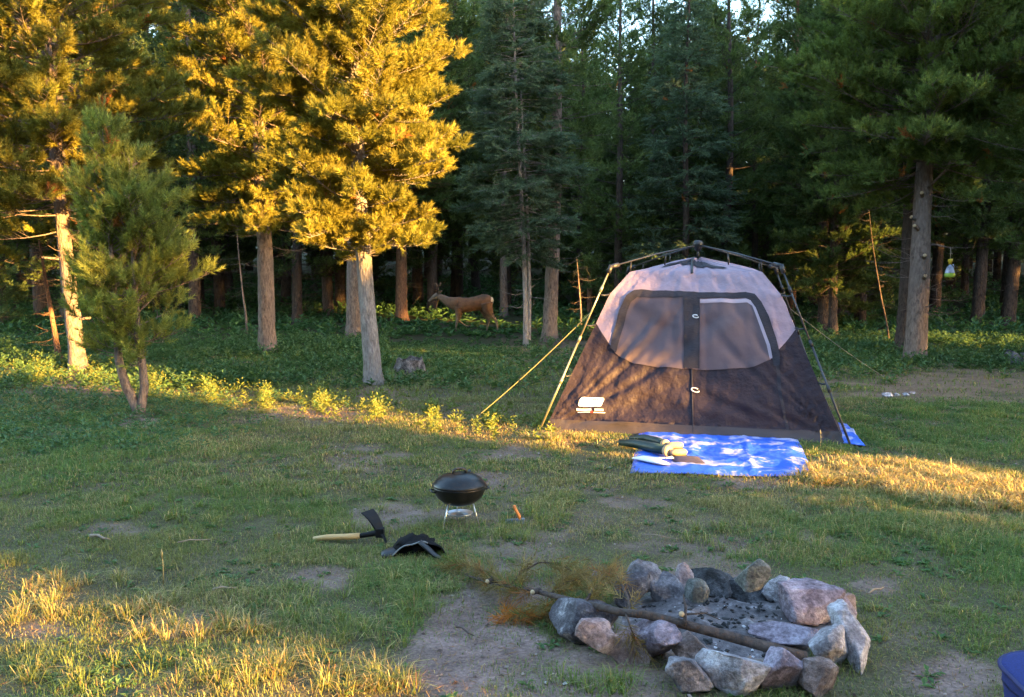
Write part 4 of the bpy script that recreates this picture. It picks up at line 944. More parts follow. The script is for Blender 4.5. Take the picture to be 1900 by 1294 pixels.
# ---------------------------------------------------------------- kettle grill
M['enamel'] = pbr('black_enamel', (.008, .008, .009), .34, (40, (.02, .02, .022), .5, .8), spec=.35, bump=(60, .2, .004)); M['alu'] = pbr('grey_metal', (.55, .57, .6), .35, metal=.85)
g = ground(853, 974); gr = thing('kettle_grill', 'small round black kettle grill standing on three thin metal legs', 'grill', g + Vector((0, 0, .035)), .3)
G = Geo(); r = .172; G.lathe([(.0, .100), (.06, .102), (.105, .118), (.145, .15), (.166, .19), (r, .215), (r + .004, .222), (r - .004, .226)], sides=48); G.build('bowl', M['enamel'], gr)
G = Geo(); G.lathe([(r - .006, .226), (r + .005, .228), (r + .005, .236), (.165, .25), (.145, .272), (.11, .293), (.06, .307), (0, .311)], sides=48); lid = G.build('lid', M['enamel'], gr)
G = Geo(); G.tube([(-.045, 0, .305), (-.04, 0, .328), (-.02, 0, .338), (.02, 0, .338), (.04, 0, .328), (.045, 0, .305)], .009, 8); G.build('handle', M['black'], lid)
G = Geo(); G.tube([(.07, .03, .30), (.085, .03, .306)], .02, 12); G.build('vent', M['black'], lid)
for k in range(2):
    s = 1 if k else -1; G = Geo(); G.tube([(s * .165, -.04, .20), (s * .19, -.035, .205), (s * .19, .035, .205), (s * .165, .04, .20)], .006, 8); G.build('side_handle', M['black'], gr)
for k in range(3):
    a = math.radians([200, 335, 85][k]); G = Geo(); G.tube([(.085 * math.cos(a), .085 * math.sin(a), .125), (.135 * math.cos(a), .135 * math.sin(a), -.06)], .005, 8); G.build('leg', M['alu'], gr)
G = Geo(); G.lathe([(0, .032), (.06, .033), (.08, .04), (.088, .047), (.084, .047), (.072, .04), (.05, .037), (.038, .044), (0, .046)], sides=36); G.build('ash_pan', M['alu'], gr)
# ---------------------------------------------------------------- digging tool, pouch and hatchet
M['steel_black'] = pbr('black_steel', (.007, .007, .008), .6, spec=.2, bump=(30, .2, .005)); M['ash_wood'] = pbr('ash_handle', (.55, .36, .15), .5, (6, (.46, .28, .1), .4, .7, 6, (1, 12, 12)))
def L3(px, py, dz, Yo=0): p = at(px, py, Yo); return np.array(p)
a = ground(582, 1006); b = ground(673, 1000); cc = ground(712, 996); o = thing('mattock', 'short mattock with a pale wooden handle and black steel head', 'mattock', a); A = np.array(a)
hp = np.array((b.x, a.y - .02, b.z + .045)) - A; hn = np.array((cc.x, a.y - .04, cc.z + .07)) - A
G = Geo(); G.tube([(0, 0, .018), hp * .3 + np.array((0, 0, .018)), hp * .6 + np.array((0, 0, .008)), hp], [.016, .018, .019, .019], 14); G.build('handle', M['ash_wood'], o)
G = Geo(); G.tube([hp * .985, hp * .6 + hn * .4, hn], [.015, .016, .02], 12)
top = np.array(at(681, 948, a.y + .02)) - A
def blade(p, q, w0, w1, t0, nrm_):
    d = (q - p) / np.linalg.norm(q - p); s_ = np.cross(d, nrm_); s_ /= np.linalg.norm(s_); n2 = np.cross(s_, d); V = []
    for f in np.linspace(0, 1, 7):
        c = p + (q - p) * f + n2 * (.014 * math.sin(math.pi * f)); w = w0 + (w1 - w0) * f ** .8; t = t0 * (1 - .75 * f)
        V += [c - s_ * w / 2 - n2 * t, c + s_ * w / 2 - n2 * t, c + s_ * w / 2 + n2 * t, c - s_ * w / 2 + n2 * t]
    Q = [(i * 4 + j, i * 4 + (j + 1) % 4, i * 4 + 4 + (j + 1) % 4, i * 4 + 4 + j) for i in range(6) for j in range(4)] + [(3, 2, 1, 0), (24, 25, 26, 27)]
    G.add(V, None, Q)
hn2 = hn + np.array((.0, 0, 0)); blade(hn2 + np.array((0, 0, .005)), top, .05, .1, .008, np.array((.75, -.6, .3)))
pk = np.array(at(715, 1005, a.y - .1)) - A; pk[2] = .0; blade(hn2, pk, .04, .012, .012, np.array((1, .2, .5)))
G.box(hn2, (.05, .05, .055)); G.build('head', M['steel_black'], o, smooth=False)
g = ground(778, 1030); o = thing('tool_pouch', 'slumped black nylon tool pouch with a pale rimmed opening in the grass', 'pouch', g)
def dome(u, v):
    a = math.pi * u; r = .155 - .05 * v; x = -r * math.cos(a) * (1 - .15 * v) - .02 * v; z = .1 * math.sin(a) ** .9 * (.62 + .5 * u) * (1 - .45 * v) if 0 < u < 1 else 0
    return np.array((x + .02 * math.sin(5 * v), -.06 + .2 * v, z + (.035 * (float(fbm(u * 3, v * 4, 2, 161)) - .5) + .012 * (float(vnoise(u * 9, v * 9, 163)) - .5)) * min(1, 6 * u, 6 - 6 * u) + .003))
G = Geo(); G.grid(dome, 24, 14); G.grid(lambda u, v: dome(1 - u, v) * np.array((.96, 1, .95)), 24, 14); G.grid(lambda u, v: dome(u, 1) * np.array((v, 1, v)), 24, 6); Vb, Tb = ico(3); Vb = Vb * np.array((.115, .09, .07)) + np.array([[.03 * float(mnoise.noise(Vector(v * 2.3))) for q in range(3)] for v in Vb]); G.add(Vb + np.array((-.04, .06, .03)), Tb); G.build('flap', pbr('black_nylon', (.005, .005, .006), .8, spec=.15, bump=(20, .5, .01)), o)
G = Geo(); G.tube([dome(u, 0) + np.array((0, -.004, 0)) for u in np.linspace(.08, .62, 12)], .0045, 6); G.build('rim', pbr('grey_edging', (.2, .2, .2), .5), o)
G = Geo(); G.tube([(.01, -.07, .1), (.06, -.08, .06), (.10, -.1, .03), (.16, -.12, .005)], [.024, .026, .024, .012], 10, flat=.5); G.build('strap', M['black'], o)
G = Geo(); G.tube([(-.15, .0, .02), (-.19, -.03, .012), (-.2, -.06, .006)], [.05, .045, .02], 10, flat=.5); G.build('belt_loop', M['black'], o)
g = ground(963, 972); o = thing('hatchet', 'little hatchet with a curved orange wooden handle standing in the grass', 'hatchet', g)
G = Geo(); G.tube([(.005, 0, .03), (-.003, 0, .06), (-.02, .012, .085), (-.03, .02, .105), (-.032, .02, .118)], [.016, .017, .015, .017, .012], 12, flat=.7); G.build('handle', pbr('orange_wood', (.62, .2, .035), .45, (5, (.5, .15, .03), .4, .7)), o)
G = Geo(); G.box((.012, 0, .018), (.05, .03, .036)); G.add([(-.01, -.012, .032), (-.01, .012, .032), (-.085, .004, .03), (-.085, -.004, .03), (-.01, -.012, .004), (-.01, .012, .004), (-.1, .003, .0), (-.1, -.003, .0)], None, [(0, 1, 2, 3), (7, 6, 5, 4), (0, 4, 5, 1), (3, 2, 6, 7), (0, 3, 7, 4), (1, 5, 6, 2)]); G.build('head', pbr('grey_steel', (.26, .3, .4), .4, metal=.6), o, smooth=False)
# ---------------------------------------------------------------- fire ring
def rockmat(name, c1, c2, c3, lo=.38, hi=.62):
    m, nt, out = newmat(name); b = nt.nodes.new('ShaderNodeBsdfPrincipled'); b.inputs['Roughness'].default_value = .9; b.inputs['Specular IOR Level'].default_value = .25; nt.links.new(b.outputs[0], out.inputs[0])
    tc = nt.nodes.new('ShaderNodeTexCoord'); n = nt.nodes.new('ShaderNodeTexNoise'); n.inputs['Scale'].default_value = 9; n.inputs['Detail'].default_value = 8; n.inputs['Roughness'].default_value = .68
    n2 = nt.nodes.new('ShaderNodeTexNoise'); n2.inputs['Scale'].default_value = 60; n2.inputs['Detail'].default_value = 6; n2.inputs['Roughness'].default_value = .7
    for q in (n, n2): nt.links.new(tc.outputs['Object'], q.inputs[0])
    r = nt.nodes.new('ShaderNodeValToRGB'); e = r.color_ramp.elements; e[0].position = lo; e[0].color = (*c3, 1); e[1].position = hi; e[1].color = (*c2, 1); k = e.new((lo + hi) / 2); k.color = (*c1, 1)
    nt.links.new(n.outputs[0], r.inputs[0]); mx = nt.nodes.new('ShaderNodeMix'); mx.data_type = 'RGBA'; mx.blend_type = 'MULTIPLY'; mx.inputs[0].default_value = .8
    mr = nt.nodes.new('ShaderNodeMapRange'); mr.inputs[1].default_value = .3; mr.inputs[2].default_value = .7; mr.inputs[3].default_value = .35; mr.inputs[4].default_value = 1.6
    nt.links.new(n2.outputs[0], mr.inputs[0]); nt.links.new(r.outputs[0], mx.inputs[6]); nt.links.new(mr.outputs[0], mx.inputs[7]); nt.links.new(mx.outputs[2], b.inputs['Base Color'])
    ad = nt.nodes.new('ShaderNodeMath'); nt.links.new(n.outputs[0], ad.inputs[0]); nt.links.new(n2.outputs[0], ad.inputs[1])
    bp = nt.nodes.new('ShaderNodeBump'); bp.inputs['Strength'].default_value = .7; bp.inputs['Distance'].default_value = .02; nt.links.new(ad.outputs[0], bp.inputs['Height']); nt.links.new(bp.outputs[0], b.inputs['Normal'])
    return m
RM = {'pink': rockmat('pinkish_stone', (.3, .23, .23), (.44, .36, .35), (.19, .14, .14)), 'pale': rockmat('pale_stone', (.38, .35, .365), (.54, .51, .53), (.2, .175, .18)), 'grey': rockmat('grey_stone', (.2, .18, .19), (.32, .3, .32), (.1, .09, .1)),
      'mauve': rockmat('mauve_stone', (.27, .22, .26), (.4, .35, .4), (.13, .1, .12)), 'char': rockmat('sooty_stone', (.06, .06, .065), (.13, .13, .14), (.025, .025, .025)), 'rust': rockmat('rusty_stone', (.27, .2, .18), (.4, .33, .31), (.16, .11, .095)),
      'green': rockmat('greenish_grey_stone', (.17, .17, .15), (.26, .25, .23), (.1, .1, .09)), 'splash': rockmat('white_streaked_stone', (.13, .125, .14), (.42, .41, .44), (.065, .06, .07), .44, .66)}
IV, IT = ico(5)
def rock(name, label, c, size, rotz, mat, seed, tilt=(0, 0), planes=11, cat='stone', group='stones of the fire ring'):
    rs = np.random.RandomState(seed); V = IV.copy()
    for k in range(planes):
        n = nrm(rs.randn(3) * np.array((1, 1, .9))); d = .42 + .3 * rs.rand(); e = V @ n - d; V = V - np.where(e > 0, e * .9, 0)[:, None] * n
    ns = np.array([mnoise.noise(Vector(v * 2.2 + seed)) * .06 + mnoise.noise(Vector(v * 6 + seed)) * .045 + mnoise.noise(Vector(v * 15 + seed)) * .028 for v in V]); V = V * (1 + ns)[:, None]
    mn, mxx = V.min(0), V.max(0); V = (V - (mn + mxx) / 2) / (mxx - mn)
    V = V * np.array(size); from mathutils import Euler
    Rm = np.array(Euler((tilt[0], tilt[1], rotz)).to_matrix()); V = V @ Rm.T
    G = Geo(); G.add(V - np.array((0, 0, V[:, 2].min() + .012)), IT)
    o = G.build(name, RM[mat], smooth=True); o.location = c
    return tag(o, label, cat, group)
CX, CY, CSC = 1000, 1020, 2.969
RK = [(265,425,330,250,'splash',0,'large dark stone with white streaks at the left end of the ring',.85),(318,525,185,165,'pink',.05,'pinkish stone leaning on the streaked dark one',.6),(515,565,190,190,'pink',0,'rounded pale pinkish stone with a tan face at the front left',.8),
 (665,520,200,340,'mauve',.0,'grey slab leaning inward left of the front pink stones',.9),(850,585,190,140,'rust',.02,'brownish low stone behind the dull pink front stone',.7),(850,715,215,200,'grey',0,'dull grey pink angular stone at the front',.8),
 (1120,720,350,240,'pale',0,'largest whitish stone at the front of the ring',.8),(1395,710,250,240,'mauve',0,'mauve wedge shaped stone right of the largest whitish one',.8),(1570,740,190,210,'rust',0,'reddish stone at the front right',.8),
 (1620,580,220,215,'pale',0,'pale stone with a yellowish side above the reddish one',.8),(1750,505,150,290,'pale',0,'long tilted lilac slab at the right end of the ring',.5),(1535,310,290,250,'mauve',0,'big purple grey block at the back right of the ring',.9),
 (1335,255,140,150,'pale',0,'small squarish pale stone left of the big purple block',.9),(1195,165,160,150,'green',.16,'smooth greenish stone perched on the sooty ones',.8),(1150,245,215,140,'char',0,'low sooty stone under the greenish one',.8),
 (960,215,240,180,'char',0,'widest soot blackened stone at the back of the ring',.9),(878,270,115,155,'green',0,'small upright brown stone before the blackened one',.8),(740,245,185,160,'grey',0,'dark grey sloping stone at the back left',.8),
 (600,175,175,150,'grey',.04,'dark stone with a pale brown edge at the back',.8),(805,165,85,115,'pink',.05,'narrow pinkish stone wedged between two dark ones',.7),(515,240,160,190,'splash',0,'rounded blue grey slab behind the dead branch',.6),
 (325,152,70,55,'grey',0,'tiny dark stone at the back left corner',.9),(1690,340,120,150,'mauve',0,'purple stone behind the long lilac slab',.8),(1715,330,90,130,'rust',0,'thin brown stone at the outer right of the ring',.7)]
for i, (a, b, w_, h_, mt, dz, lab, asp) in enumerate(RK):
    px = CX + a / CSC; pyb = CY + (b + h_ / 2) / CSC; g = ground(px, pyb - 4)
    if dz: ra = ray(px, pyb - 2); yy = (dz - CAMZ) / ra[1]; g = Vector((ra[0] * yy, yy, 0))
    k = g.y / F
    W = w_ / CSC * k * 1.28; Hh = h_ / CSC * k
    dp = W * asp; zh = max(.08, Hh * 1.5 - dp * .22)
    til = (0, 0)
    if i == 3: zh = .17; dp = .26; til = (-.5, .25)
    if i == 10: dp = .13; zh = .36; W = .13; til = (-.75, -.35)
    if i == 11: dp = .24; zh = .2
    if i == 20: til = (-.3, .5)
    rock('stone', lab, (g.x, g.y + dp * .42, H1(g.x, g.y + dp * .42) - .02 * (dz == 0) + dz), (W, dp, zh), 0.3 * math.sin(i * 2.3), mt, (300 + i * 7) if i else 4242, til)
# ash bed, charcoal
def ashf(u, v):
    x = (u - .5) * 2; y = (v - .5) * 2; r = math.hypot(x, y)
    if r > 1: x /= r; y /= r; r = 1
    wx, wy = FIRE[0] + x * .5, FIRE[1] + y * .42
    return np.array((wx, wy, H1(wx, wy) - .035 + .09 * float(fbm(wx * 6, wy * 6, 4, 171)) * (1 - r ** 3) + .025 * float(fbm(wx * 22, wy * 22, 3, 175)) * (1 - r ** 3) + .012 * r))
am, ant, aout = newmat('ash'); b_ = ant.nodes.new('ShaderNodeBsdfPrincipled'); b_.inputs['Roughness'].default_value = .95; ant.links.new(b_.outputs[0], aout.inputs[0])
tc = ant.nodes.new('ShaderNodeTexCoord'); n = ant.nodes.new('ShaderNodeTexNoise'); n.inputs['Scale'].default_value = 11; n.inputs['Detail'].default_value = 10; n.inputs['Roughness'].default_value = .72; ant.links.new(tc.outputs['Object'], n.inputs[0])
r = ant.nodes.new('ShaderNodeValToRGB'); e = r.color_ramp.elements; e[0].position = .36; e[0].color = (.035, .032, .034, 1); e[1].position = .76; e[1].color = (.5, .47, .49, 1); k_ = e.new(.55); k_.color = (.14, .12, .125, 1); ant.links.new(n.outputs[0], r.inputs[0]); ant.links.new(r.outputs[0], b_.inputs['Base Color'])
bp = ant.nodes.new('ShaderNodeBump'); bp.inputs['Strength'].default_value = .8; bp.inputs['Distance'].default_value = .02; ant.links.new(n.outputs[0], bp.inputs['Height']); ant.links.new(bp.outputs[0], b_.inputs['Normal'])
G = Geo(); G.grid(ashf, 90, 70); tag(G.build('ash', am), 'pale grey wood ash filling the stone fire ring', kind='stuff')
rs = np.random.RandomState(8); G = Geo(); bv, bt = ico(1)
for k in range(260):
    a = rs.rand() * 6.28; q = math.sqrt(rs.rand()); u = .5 + .45 * q * math.cos(a); v = .5 + .45 * q * math.sin(a) - .05; p = ashf(u, v)
    V = bv * (1 + .4 * rs.randn(len(bv), 1)) * np.array((.016, .009, .007)) * (.25 + 1.2 * rs.rand() ** 2); a = rs.rand() * 6.28; V = V @ np.array(((math.cos(a), math.sin(a), 0), (-math.sin(a), math.cos(a), 0), (0, 0, 1)))
    wh = rs.rand() < .12; G.add(V + p + np.array((0, 0, .004)), bt, None, (.5, .48, .5) if wh else (.015, .015, .016))
tag(G.build('charcoal', pbr('charcoal', (.02, .02, .02), .8, usecol=True), smooth=False), 'crumbled black charcoal and white flakes scattered over the ash', kind='stuff')
# flat ashy stones inside
g = ground(CX + 1370 / CSC, CY + 545 / CSC); rock('stone', 'flat ash covered slab lying inside the ring by the pole end', (g.x, g.y + .05, ashf(.6, .4)[2] - .03), (.3, .2, .1), .2, 'mauve', 901)
# dead pine pole with brown needles
o = thing('dead_branch', 'long dead pine pole with brown needles reaching into the fire ring', 'branch', ground(1010, 1095)); O = np.array(o.location)
def fp(px, py, z): ra = ray(px, py); Y = (z - CAMZ) / ra[1]; return np.array((ra[0] * Y, Y, z)) - O
pole = [fp(872, 1070, .05), fp(935, 1084, .08), fp(1000, 1099, .12), fp(1075, 1118, .17), fp(1150, 1136, .2), fp(1200, 1141, .2), fp(1275, 1160, .18), fp(1350, 1180, .16), fp(1430, 1203, .13), fp(1497, 1219, .11)]
W_ = Geo(); W_.tube(pole, [.006, .009, .011, .014, .016, .018, .02, .021, .022, .019], 12, rough=.2, seed=6); 
subs = [([fp(950, 1084, .09), fp(965, 1062, .12), fp(1000, 1044, .14), fp(1035, 1045, .13), fp(1065, 1062, .08)], .006), ([fp(990, 1097, .11), fp(950, 1090, .1), fp(905, 1082, .08), fp(862, 1066, .06)], .006),
        ([fp(1085, 1120, .18), fp(1100, 1095, .2), fp(1120, 1075, .2), fp(1140, 1062, .2)], .007), ([fp(1040, 1108, .14), fp(1045, 1125, .1), fp(1020, 1140, .04), fp(985, 1146, .02)], .005),
        ([fp(1170, 1138, .2), fp(1165, 1110, .22), fp(1150, 1078, .25), fp(1146, 1070, .25)], .008), ([fp(1270, 1160, .19), fp(1272, 1130, .24), fp(1268, 1104, .27)], .009), ([fp(1275, 1140, .22), fp(1310, 1138, .16), fp(1335, 1150, .1)], .005),
        ([fp(1160, 1138, .2), fp(1165, 1150, .19), fp(1172, 1170, .17), fp(1178, 1182, .14)], .005), ([fp(925, 1082, .08), fp(900, 1060, .08), fp(865, 1048, .06), fp(835, 1050, .05)], .005), ([fp(1020, 1103, .13), fp(1050, 1080, .14), fp(1090, 1072, .12)], .005)]
S = [[], [], [], []]; rs = np.random.RandomState(12)
for k, (P, r_) in enumerate(subs):
    W_.tube(P, np.linspace(r_, r_ * .4, len(P)), 6)
    if k in (5, 6): continue
    P = np.array(P); n_ = 10 if k in (4, 7) else 30
    for j in range(n_):
        f = rs.rand() * (len(P) - 1.01); i0 = int(f); p = P[i0] + (P[i0 + 1] - P[i0]) * (f - i0); d = (P[i0 + 1] - P[i0]); d = d / np.linalg.norm(d) + rs.randn(3) * .55
        rr_ = rs.rand(); c = np.array((.2, .135, .05)) if rr_ < .66 else (np.array((.27, .115, .04)) if rr_ < .76 else (np.array((.11, .15, .04)) if rr_ < .86 else np.array((.25, .19, .085))))
        S[0].append(p + rs.randn(3) * .012); S[1].append(d); S[2].append(.07 + .06 * rs.rand()); S[3].append(c * (.8 + .5 * rs.rand()))
for j in range(16): p = fp(958, 1142, .03); S[0].append(p + rs.randn(3) * np.array((.05, .03, .006))); S[1].append(rs.randn(3) * np.array((1, .4, .3))); S[2].append(.08); S[3].append(np.array((.42, .15, .03)))
W_.build('stem', M['bark_dark'], o); G = Geo(); needles(G, S[0], S[1], S[2], S[3], 24, .07, .0034, rs); G.build('needles', M['needle'], o, smooth=False)
for (a, b, Y, d) in ((992, 1098, .13, (-.5, -.85, .15)), (909, 1078, .09, (-.6, -.8, .1)), (1265, 1140, .22, (-.2, -.9, .4))):
    p = fp(a, b, Y); d = np.array(d); G = Geo(); G.tube([p + (-d) * .05, p + d * .02], [.012, .013], 10); st = G.build('stub', M['bark_dark'], o); G = Geo(); G.tube([p + d * .0195, p + d * .023], [.012, .011], 10); G.build('cut_face', M['cutwood'], st)
# ---------------------------------------------------------------- stumps
def stump(label, px, py, W, H_, seed, mat):
    g = ground(px, py); G = Geo(); rs = np.random.RandomState(seed); n = 40; a = np.linspace(0, 6.2832, n, endpoint=False); V = []; rows = 10
    jag = .75 + .5 * vnoise(np.cos(a) * 2.5 + 5, np.sin(a) * 2.5 + 5, seed)
    for i in range(rows):
        f = i / (rows - 1); rr_ = W / 2 * (1.15 - .25 * f + .25 * math.exp(-f * 6)) * (1 + .16 * (vnoise(a * 3.5, f * 1.5 + a * 0, seed + 1) - .5) + .1 * (vnoise(a * 8, f * 2 + a * 0, seed + 2) - .5)); V.append(np.stack([np.cos(a) * rr_, np.sin(a) * rr_, -.05 + (H_ * jag + .05) * f], 1))
    for f in (.8, .5, .2): V.append(np.stack([V[rows - 1][:, 0] * f, V[rows - 1][:, 1] * f, H_ * (.8 + .25 * vnoise(np.cos(a) * f * 4, np.sin(a) * f * 4, seed + 4)) - .03], 1))
    m = len(V); Q = [(i * n + j, i * n + (j + 1) % n, (i + 1) * n + (j + 1) % n, (i + 1) * n + j) for i in range(m - 1) for j in range(n)]
    VV = np.vstack(V + [np.array([[0, 0, H_ * .85]])]); T = [((m - 1) * n + j, (m - 1) * n + (j + 1) % n, m * n) for j in range(n)]
    G.add(VV, T, Q); o = G.build('tree_stump', mat); o.location = g; tag(o, label, 'stump')
stump('low weathered grey stump in the grass right of the sunlit pine trunk', 760, 690, .5, .24, 5, rockmat('weathered_wood', (.13, .11, .105), (.26, .23, .22), (.03, .024, .02), .4, .66))
stump('low dark grey stump cut off by the right edge of the photo', 1889, 676, .5, .22, 15, rockmat('dark_weathered_wood', (.12, .11, .11), (.22, .2, .2), (.03, .025, .025), .35, .6))
# ---------------------------------------------------------------- hanging fly trap
o = thing('fly_trap', 'hanging fly trap bag with a yellow cap and green liquid', 'fly trap', trapP)
G = Geo(); G.tube([(0, 0, .012), (.003, 0, -.06), (0, 0, -.20)], .005, 6); G.tube([(-.015, 0, -.10), (.0, 0, -.085), (.03, 0, -.085), (.04, 0, -.105)], .004, 5); G.build('string', pbr('pale_string', (.6, .5, .35), .8), o)
G = Geo(); G.lathe([(0, -.195), (.03, -.2), (.042, -.21), (.045, -.25), (.03, -.262), (.03, -.3), (0, -.3)], sides=20); G.box((.035, 0, -.2), (.03, .03, .02)); G.build('cap', pbr('yellow_plastic', (.75, .52, .04), .4), o)
G = Geo(); G.lathe([(.012, -.3), (.035, -.33), (.065, -.36), (.085, -.42), (.098, -.47)], sides=20, sy=.55); G.tube([(.04, -.03, -.3), (.07, -.03, -.36)], .01, 6); G.build('bag', pbr('clear_plastic_film', (.5, .55, .68), .15, (9, (.16, .18, .25), .4, .6)), o)
G = Geo(); G.lathe([(.098, -.47), (.108, -.5), (.11, -.53), (.085, -.555), (0, -.56)], sides=20, sy=.55); G.build('liquid', pbr('green_liquid', (.3, .48, .06), .2), o)
# ---------------------------------------------------------------- blue bag at the lower right corner
g = Vector((1.9, 2.78, H1(1.86, 2.78))); o = thing('duffel_bag', 'dark blue fabric bag cut off by the bottom right corner', 'bag', g, -.12)
def bag(u, v, w=.5, d=.42, h=.33):
    a = 2 * math.pi * u; e = 5.0; c, s_ = math.cos(a), math.sin(a); k = (abs(c) ** e + abs(s_) ** e) ** (-1 / e)
    if v < .75: f = 1 - .05 * math.sin(v * 4); z = v / .75 * h
    else: f = 1 - ((v - .75) / .25) ** 1.6; z = h + .03 * math.sin((v - .75) / .25 * 1.57)
    wr = .012 * (float(fbm(u * 14, v * 5, 3, 181)) - .5) * 2
    return np.array((c * k * f * (w / 2 + wr), s_ * k * f * (d / 2 + wr), z + .03 * c * k * f * (v > .6)))
G = Geo(); G.grid(bag, 72, 40); G.build('body', pbr('blue_fabric', (.005, .013, .1), .8, (160, (.009, .02, .14), .4, .6), bump=(220, .3, .004)), o)
G = Geo(); G.tube([bag(u, .745) * np.array((1.01, 1.01, 1)) for u in np.linspace(0, 1, 60)], .008, 6); G.build('piping', pbr('navy_piping', (.008, .012, .08), .6), o)
# ---------------------------------------------------------------- twigs, chips on the ground
M['twig'] = pbr('weathered_twig', (.3, .23, .16), .85, (20, (.2, .15, .11), .4, .7))
for i, (a, b, a2, b2, r_, lab) in enumerate(((330, 1016, 392, 1008, .006, 'thin pale twig in the grass left of the mattock'), (395, 1105, 440, 1099, .009, 'short pale stick lying between the dry tufts'), (168, 1003, 205, 1009, .014, 'flat pale wood chip on the left lawn'), (1612, 1112, 1640, 1098, .006, 'thin straw coloured twig behind the big purple block'), (1190, 1001, 1260, 1008, .005, 'thin twig on the bare soil behind the fire ring'), (845, 1175, 880, 1190, .007, 'dark twig on the bare soil left of the fire ring'), (440, 715, 470, 700, .01, 'pale fallen twig under the golden crowns'))):
    g = ground(a, b); g2 = ground(a2, b2); d = np.array(g2 - g); G = Geo(); G.tube([(0, 0, .03), d * .35 + np.array((0, .01, .035)), d * .7 + np.array((0, -.01, .03)), d + np.array((0, 0, .025))], [r_ * .8, r_ * .7, r_ * .6, r_ * .3], 6)
    o = G.build('twig' if i != 2 else 'wood_chip', M['twig'] if i != 5 else M['bark_dark']); o.location = g; tag(o, lab, 'twig' if i != 2 else 'wood chip')
for i, (a, b, s, lab) in enumerate(((1646, 738, .16, 'bigger pale wood chip at the left of the chips'), (1664, 735, .11, 'small pale chip in the middle of the bare patch'), (1680, 736, .13, 'brightest pale chip near the litter'), (1692, 732, .1, 'tan chip at the right of the chips'), (1049, 1271, .035, 'small light pebble on the soil before the streaked stone'), (1013, 1268, .02, 'tiny pebble on the bare soil'))):
    g = ground(a, b); rock('wood_chip' if i < 4 else 'pebble', lab, (g.x, g.y, g.z + .01), (s, s * .7, s * .45), i, 'pale' if i != 3 else 'pink', 700 + i, planes=9, cat='wood chip' if i < 4 else 'pebble', group='chips beside the brown litter' if i < 4 else 'pebbles on the bare soil')
for i, (a, b, hh, lab) in enumerate(((1763, 862, .2, 'single tall straw stalk right of the golden grass strip'), (303, 1064, .17, 'single upright seed stalk at the lower left'), (1522, 812, .16, 'thin stalk before the right corner of the tent'), (1117, 762, .12, 'pale stalk before the printed box on the tent'))):
    g = ground(a, b + (40 if i == 0 else 20)); G = Geo(); G.tube([(0, 0, -.01), (.003, 0, hh * .6), (-.003, 0, hh)], [.0035, .003, .0015], 5); G.tube([(-.001, 0, hh * .8), (-.003, 0, hh), (-.003, 0, hh * 1.12)], [.003, .006, .001], 6)
    o = G.build('grass_stalk', pbr('straw_stalk', (.5, .36, .14), .7)); o.location = g; tag(o, lab, 'grass stalk')
# ---------------------------------------------------------------- deer
g = ground(868, 617); K = g.y / F / 9.956 ; D0 = thing('deer', 'brown mule deer walking left between the trunks with one foreleg raised', 'deer', g)
def dp(cx, cy, y=0.0): return np.array(((cx - 880) * K, y, (1085 - cy) * K))
G = Geo()
def loft(secs, n=20):
    V = []; 
    for (x, z, rx, ry, tx) in secs: a = np.linspace(0, 6.2832, n, endpoint=False); V.append(np.stack([x + np.cos(a) * rx * math.sin(tx), np.sin(a) * ry, z + np.cos(a) * rx * math.cos(tx)], 1))
    m = len(V); Q = [(i * n + j, i * n + (j + 1) % n, (i + 1) * n + (j + 1) % n, (i + 1) * n + j) for i in range(m - 1) for j in range(n)]
    VV = np.vstack(V + [V[0].mean(0)[None], V[-1].mean(0)[None]]); T = [(m * n, (j + 1) % n, j) for j in range(n)] + [(m * n + 1, (m - 1) * n + j, (m - 1) * n + (j + 1) % n) for j in range(n)]; G.add(VV, T, Q)
def sec(cx, top, bot, w, tx=0): p = dp(cx, (top + bot) / 2); return (p[0], p[2], (bot - top) / 2 * K, w * K, tx)
loft([sec(1322, 460, 560, 40), sec(1300, 405, 640, 95), sec(1220, 380, 680, 130), sec(1130, 385, 680, 135), sec(1020, 415, 690, 150), sec(900, 440, 705, 150), sec(800, 440, 725, 140), sec(720, 425, 720, 115), sec(650, 440, 680, 85), sec(600, 470, 640, 60)])
G.tube([dp(690, 560), dp(590, 545), dp(500, 505), dp(420, 455), dp(355, 425), dp(320, 410)], np.array((125, 108, 82, 64, 55, 45)) * K, 18, flat=1.05)
G.tube([dp(370, 410), dp(310, 408), dp(265, 435), dp(220, 470), dp(180, 497), dp(158, 508)], np.array((42, 56, 47, 33, 25, 16)) * K, 16, flat=1.05)
G.tube([dp(260, 455), dp(220, 492), dp(175, 514)], np.array((35, 22, 13)) * K, 10)
def leg(pts, r, y): G.tube([dp(a, b, y) for a, b in pts], np.array(r) * K, 12)
yl = 75 * K
leg([(715, 620), (705, 740), (690, 880), (680, 900), (668, 1010), (662, 1055), (645, 1082)], (75, 52, 26, 27, 16, 19, 17), -yl)      # near foreleg, standing
leg([(730, 620), (735, 730), (708, 862), (712, 885), (800, 940), (865, 978), (905, 985)], (75, 50, 27, 27, 16, 18, 14), yl)           # raised foreleg
leg([(1230, 540), (1255, 660), (1330, 790), (1390, 835), (1412, 880), (1425, 980), (1432, 1050), (1442, 1082)], (120, 100, 48, 30, 26, 18, 19, 17), -yl)
leg([(1200, 560), (1190, 680), (1225, 800), (1275, 862), (1262, 900), (1240, 990), (1225, 1050), (1205, 1085)], (115, 95, 48, 30, 26, 18, 19, 17), yl)
dm, dnt, dout = newmat('deer_coat'); db = dnt.nodes.new('ShaderNodeBsdfPrincipled'); db.inputs['Roughness'].default_value = .85; dnt.links.new(db.outputs[0], dout.inputs[0])
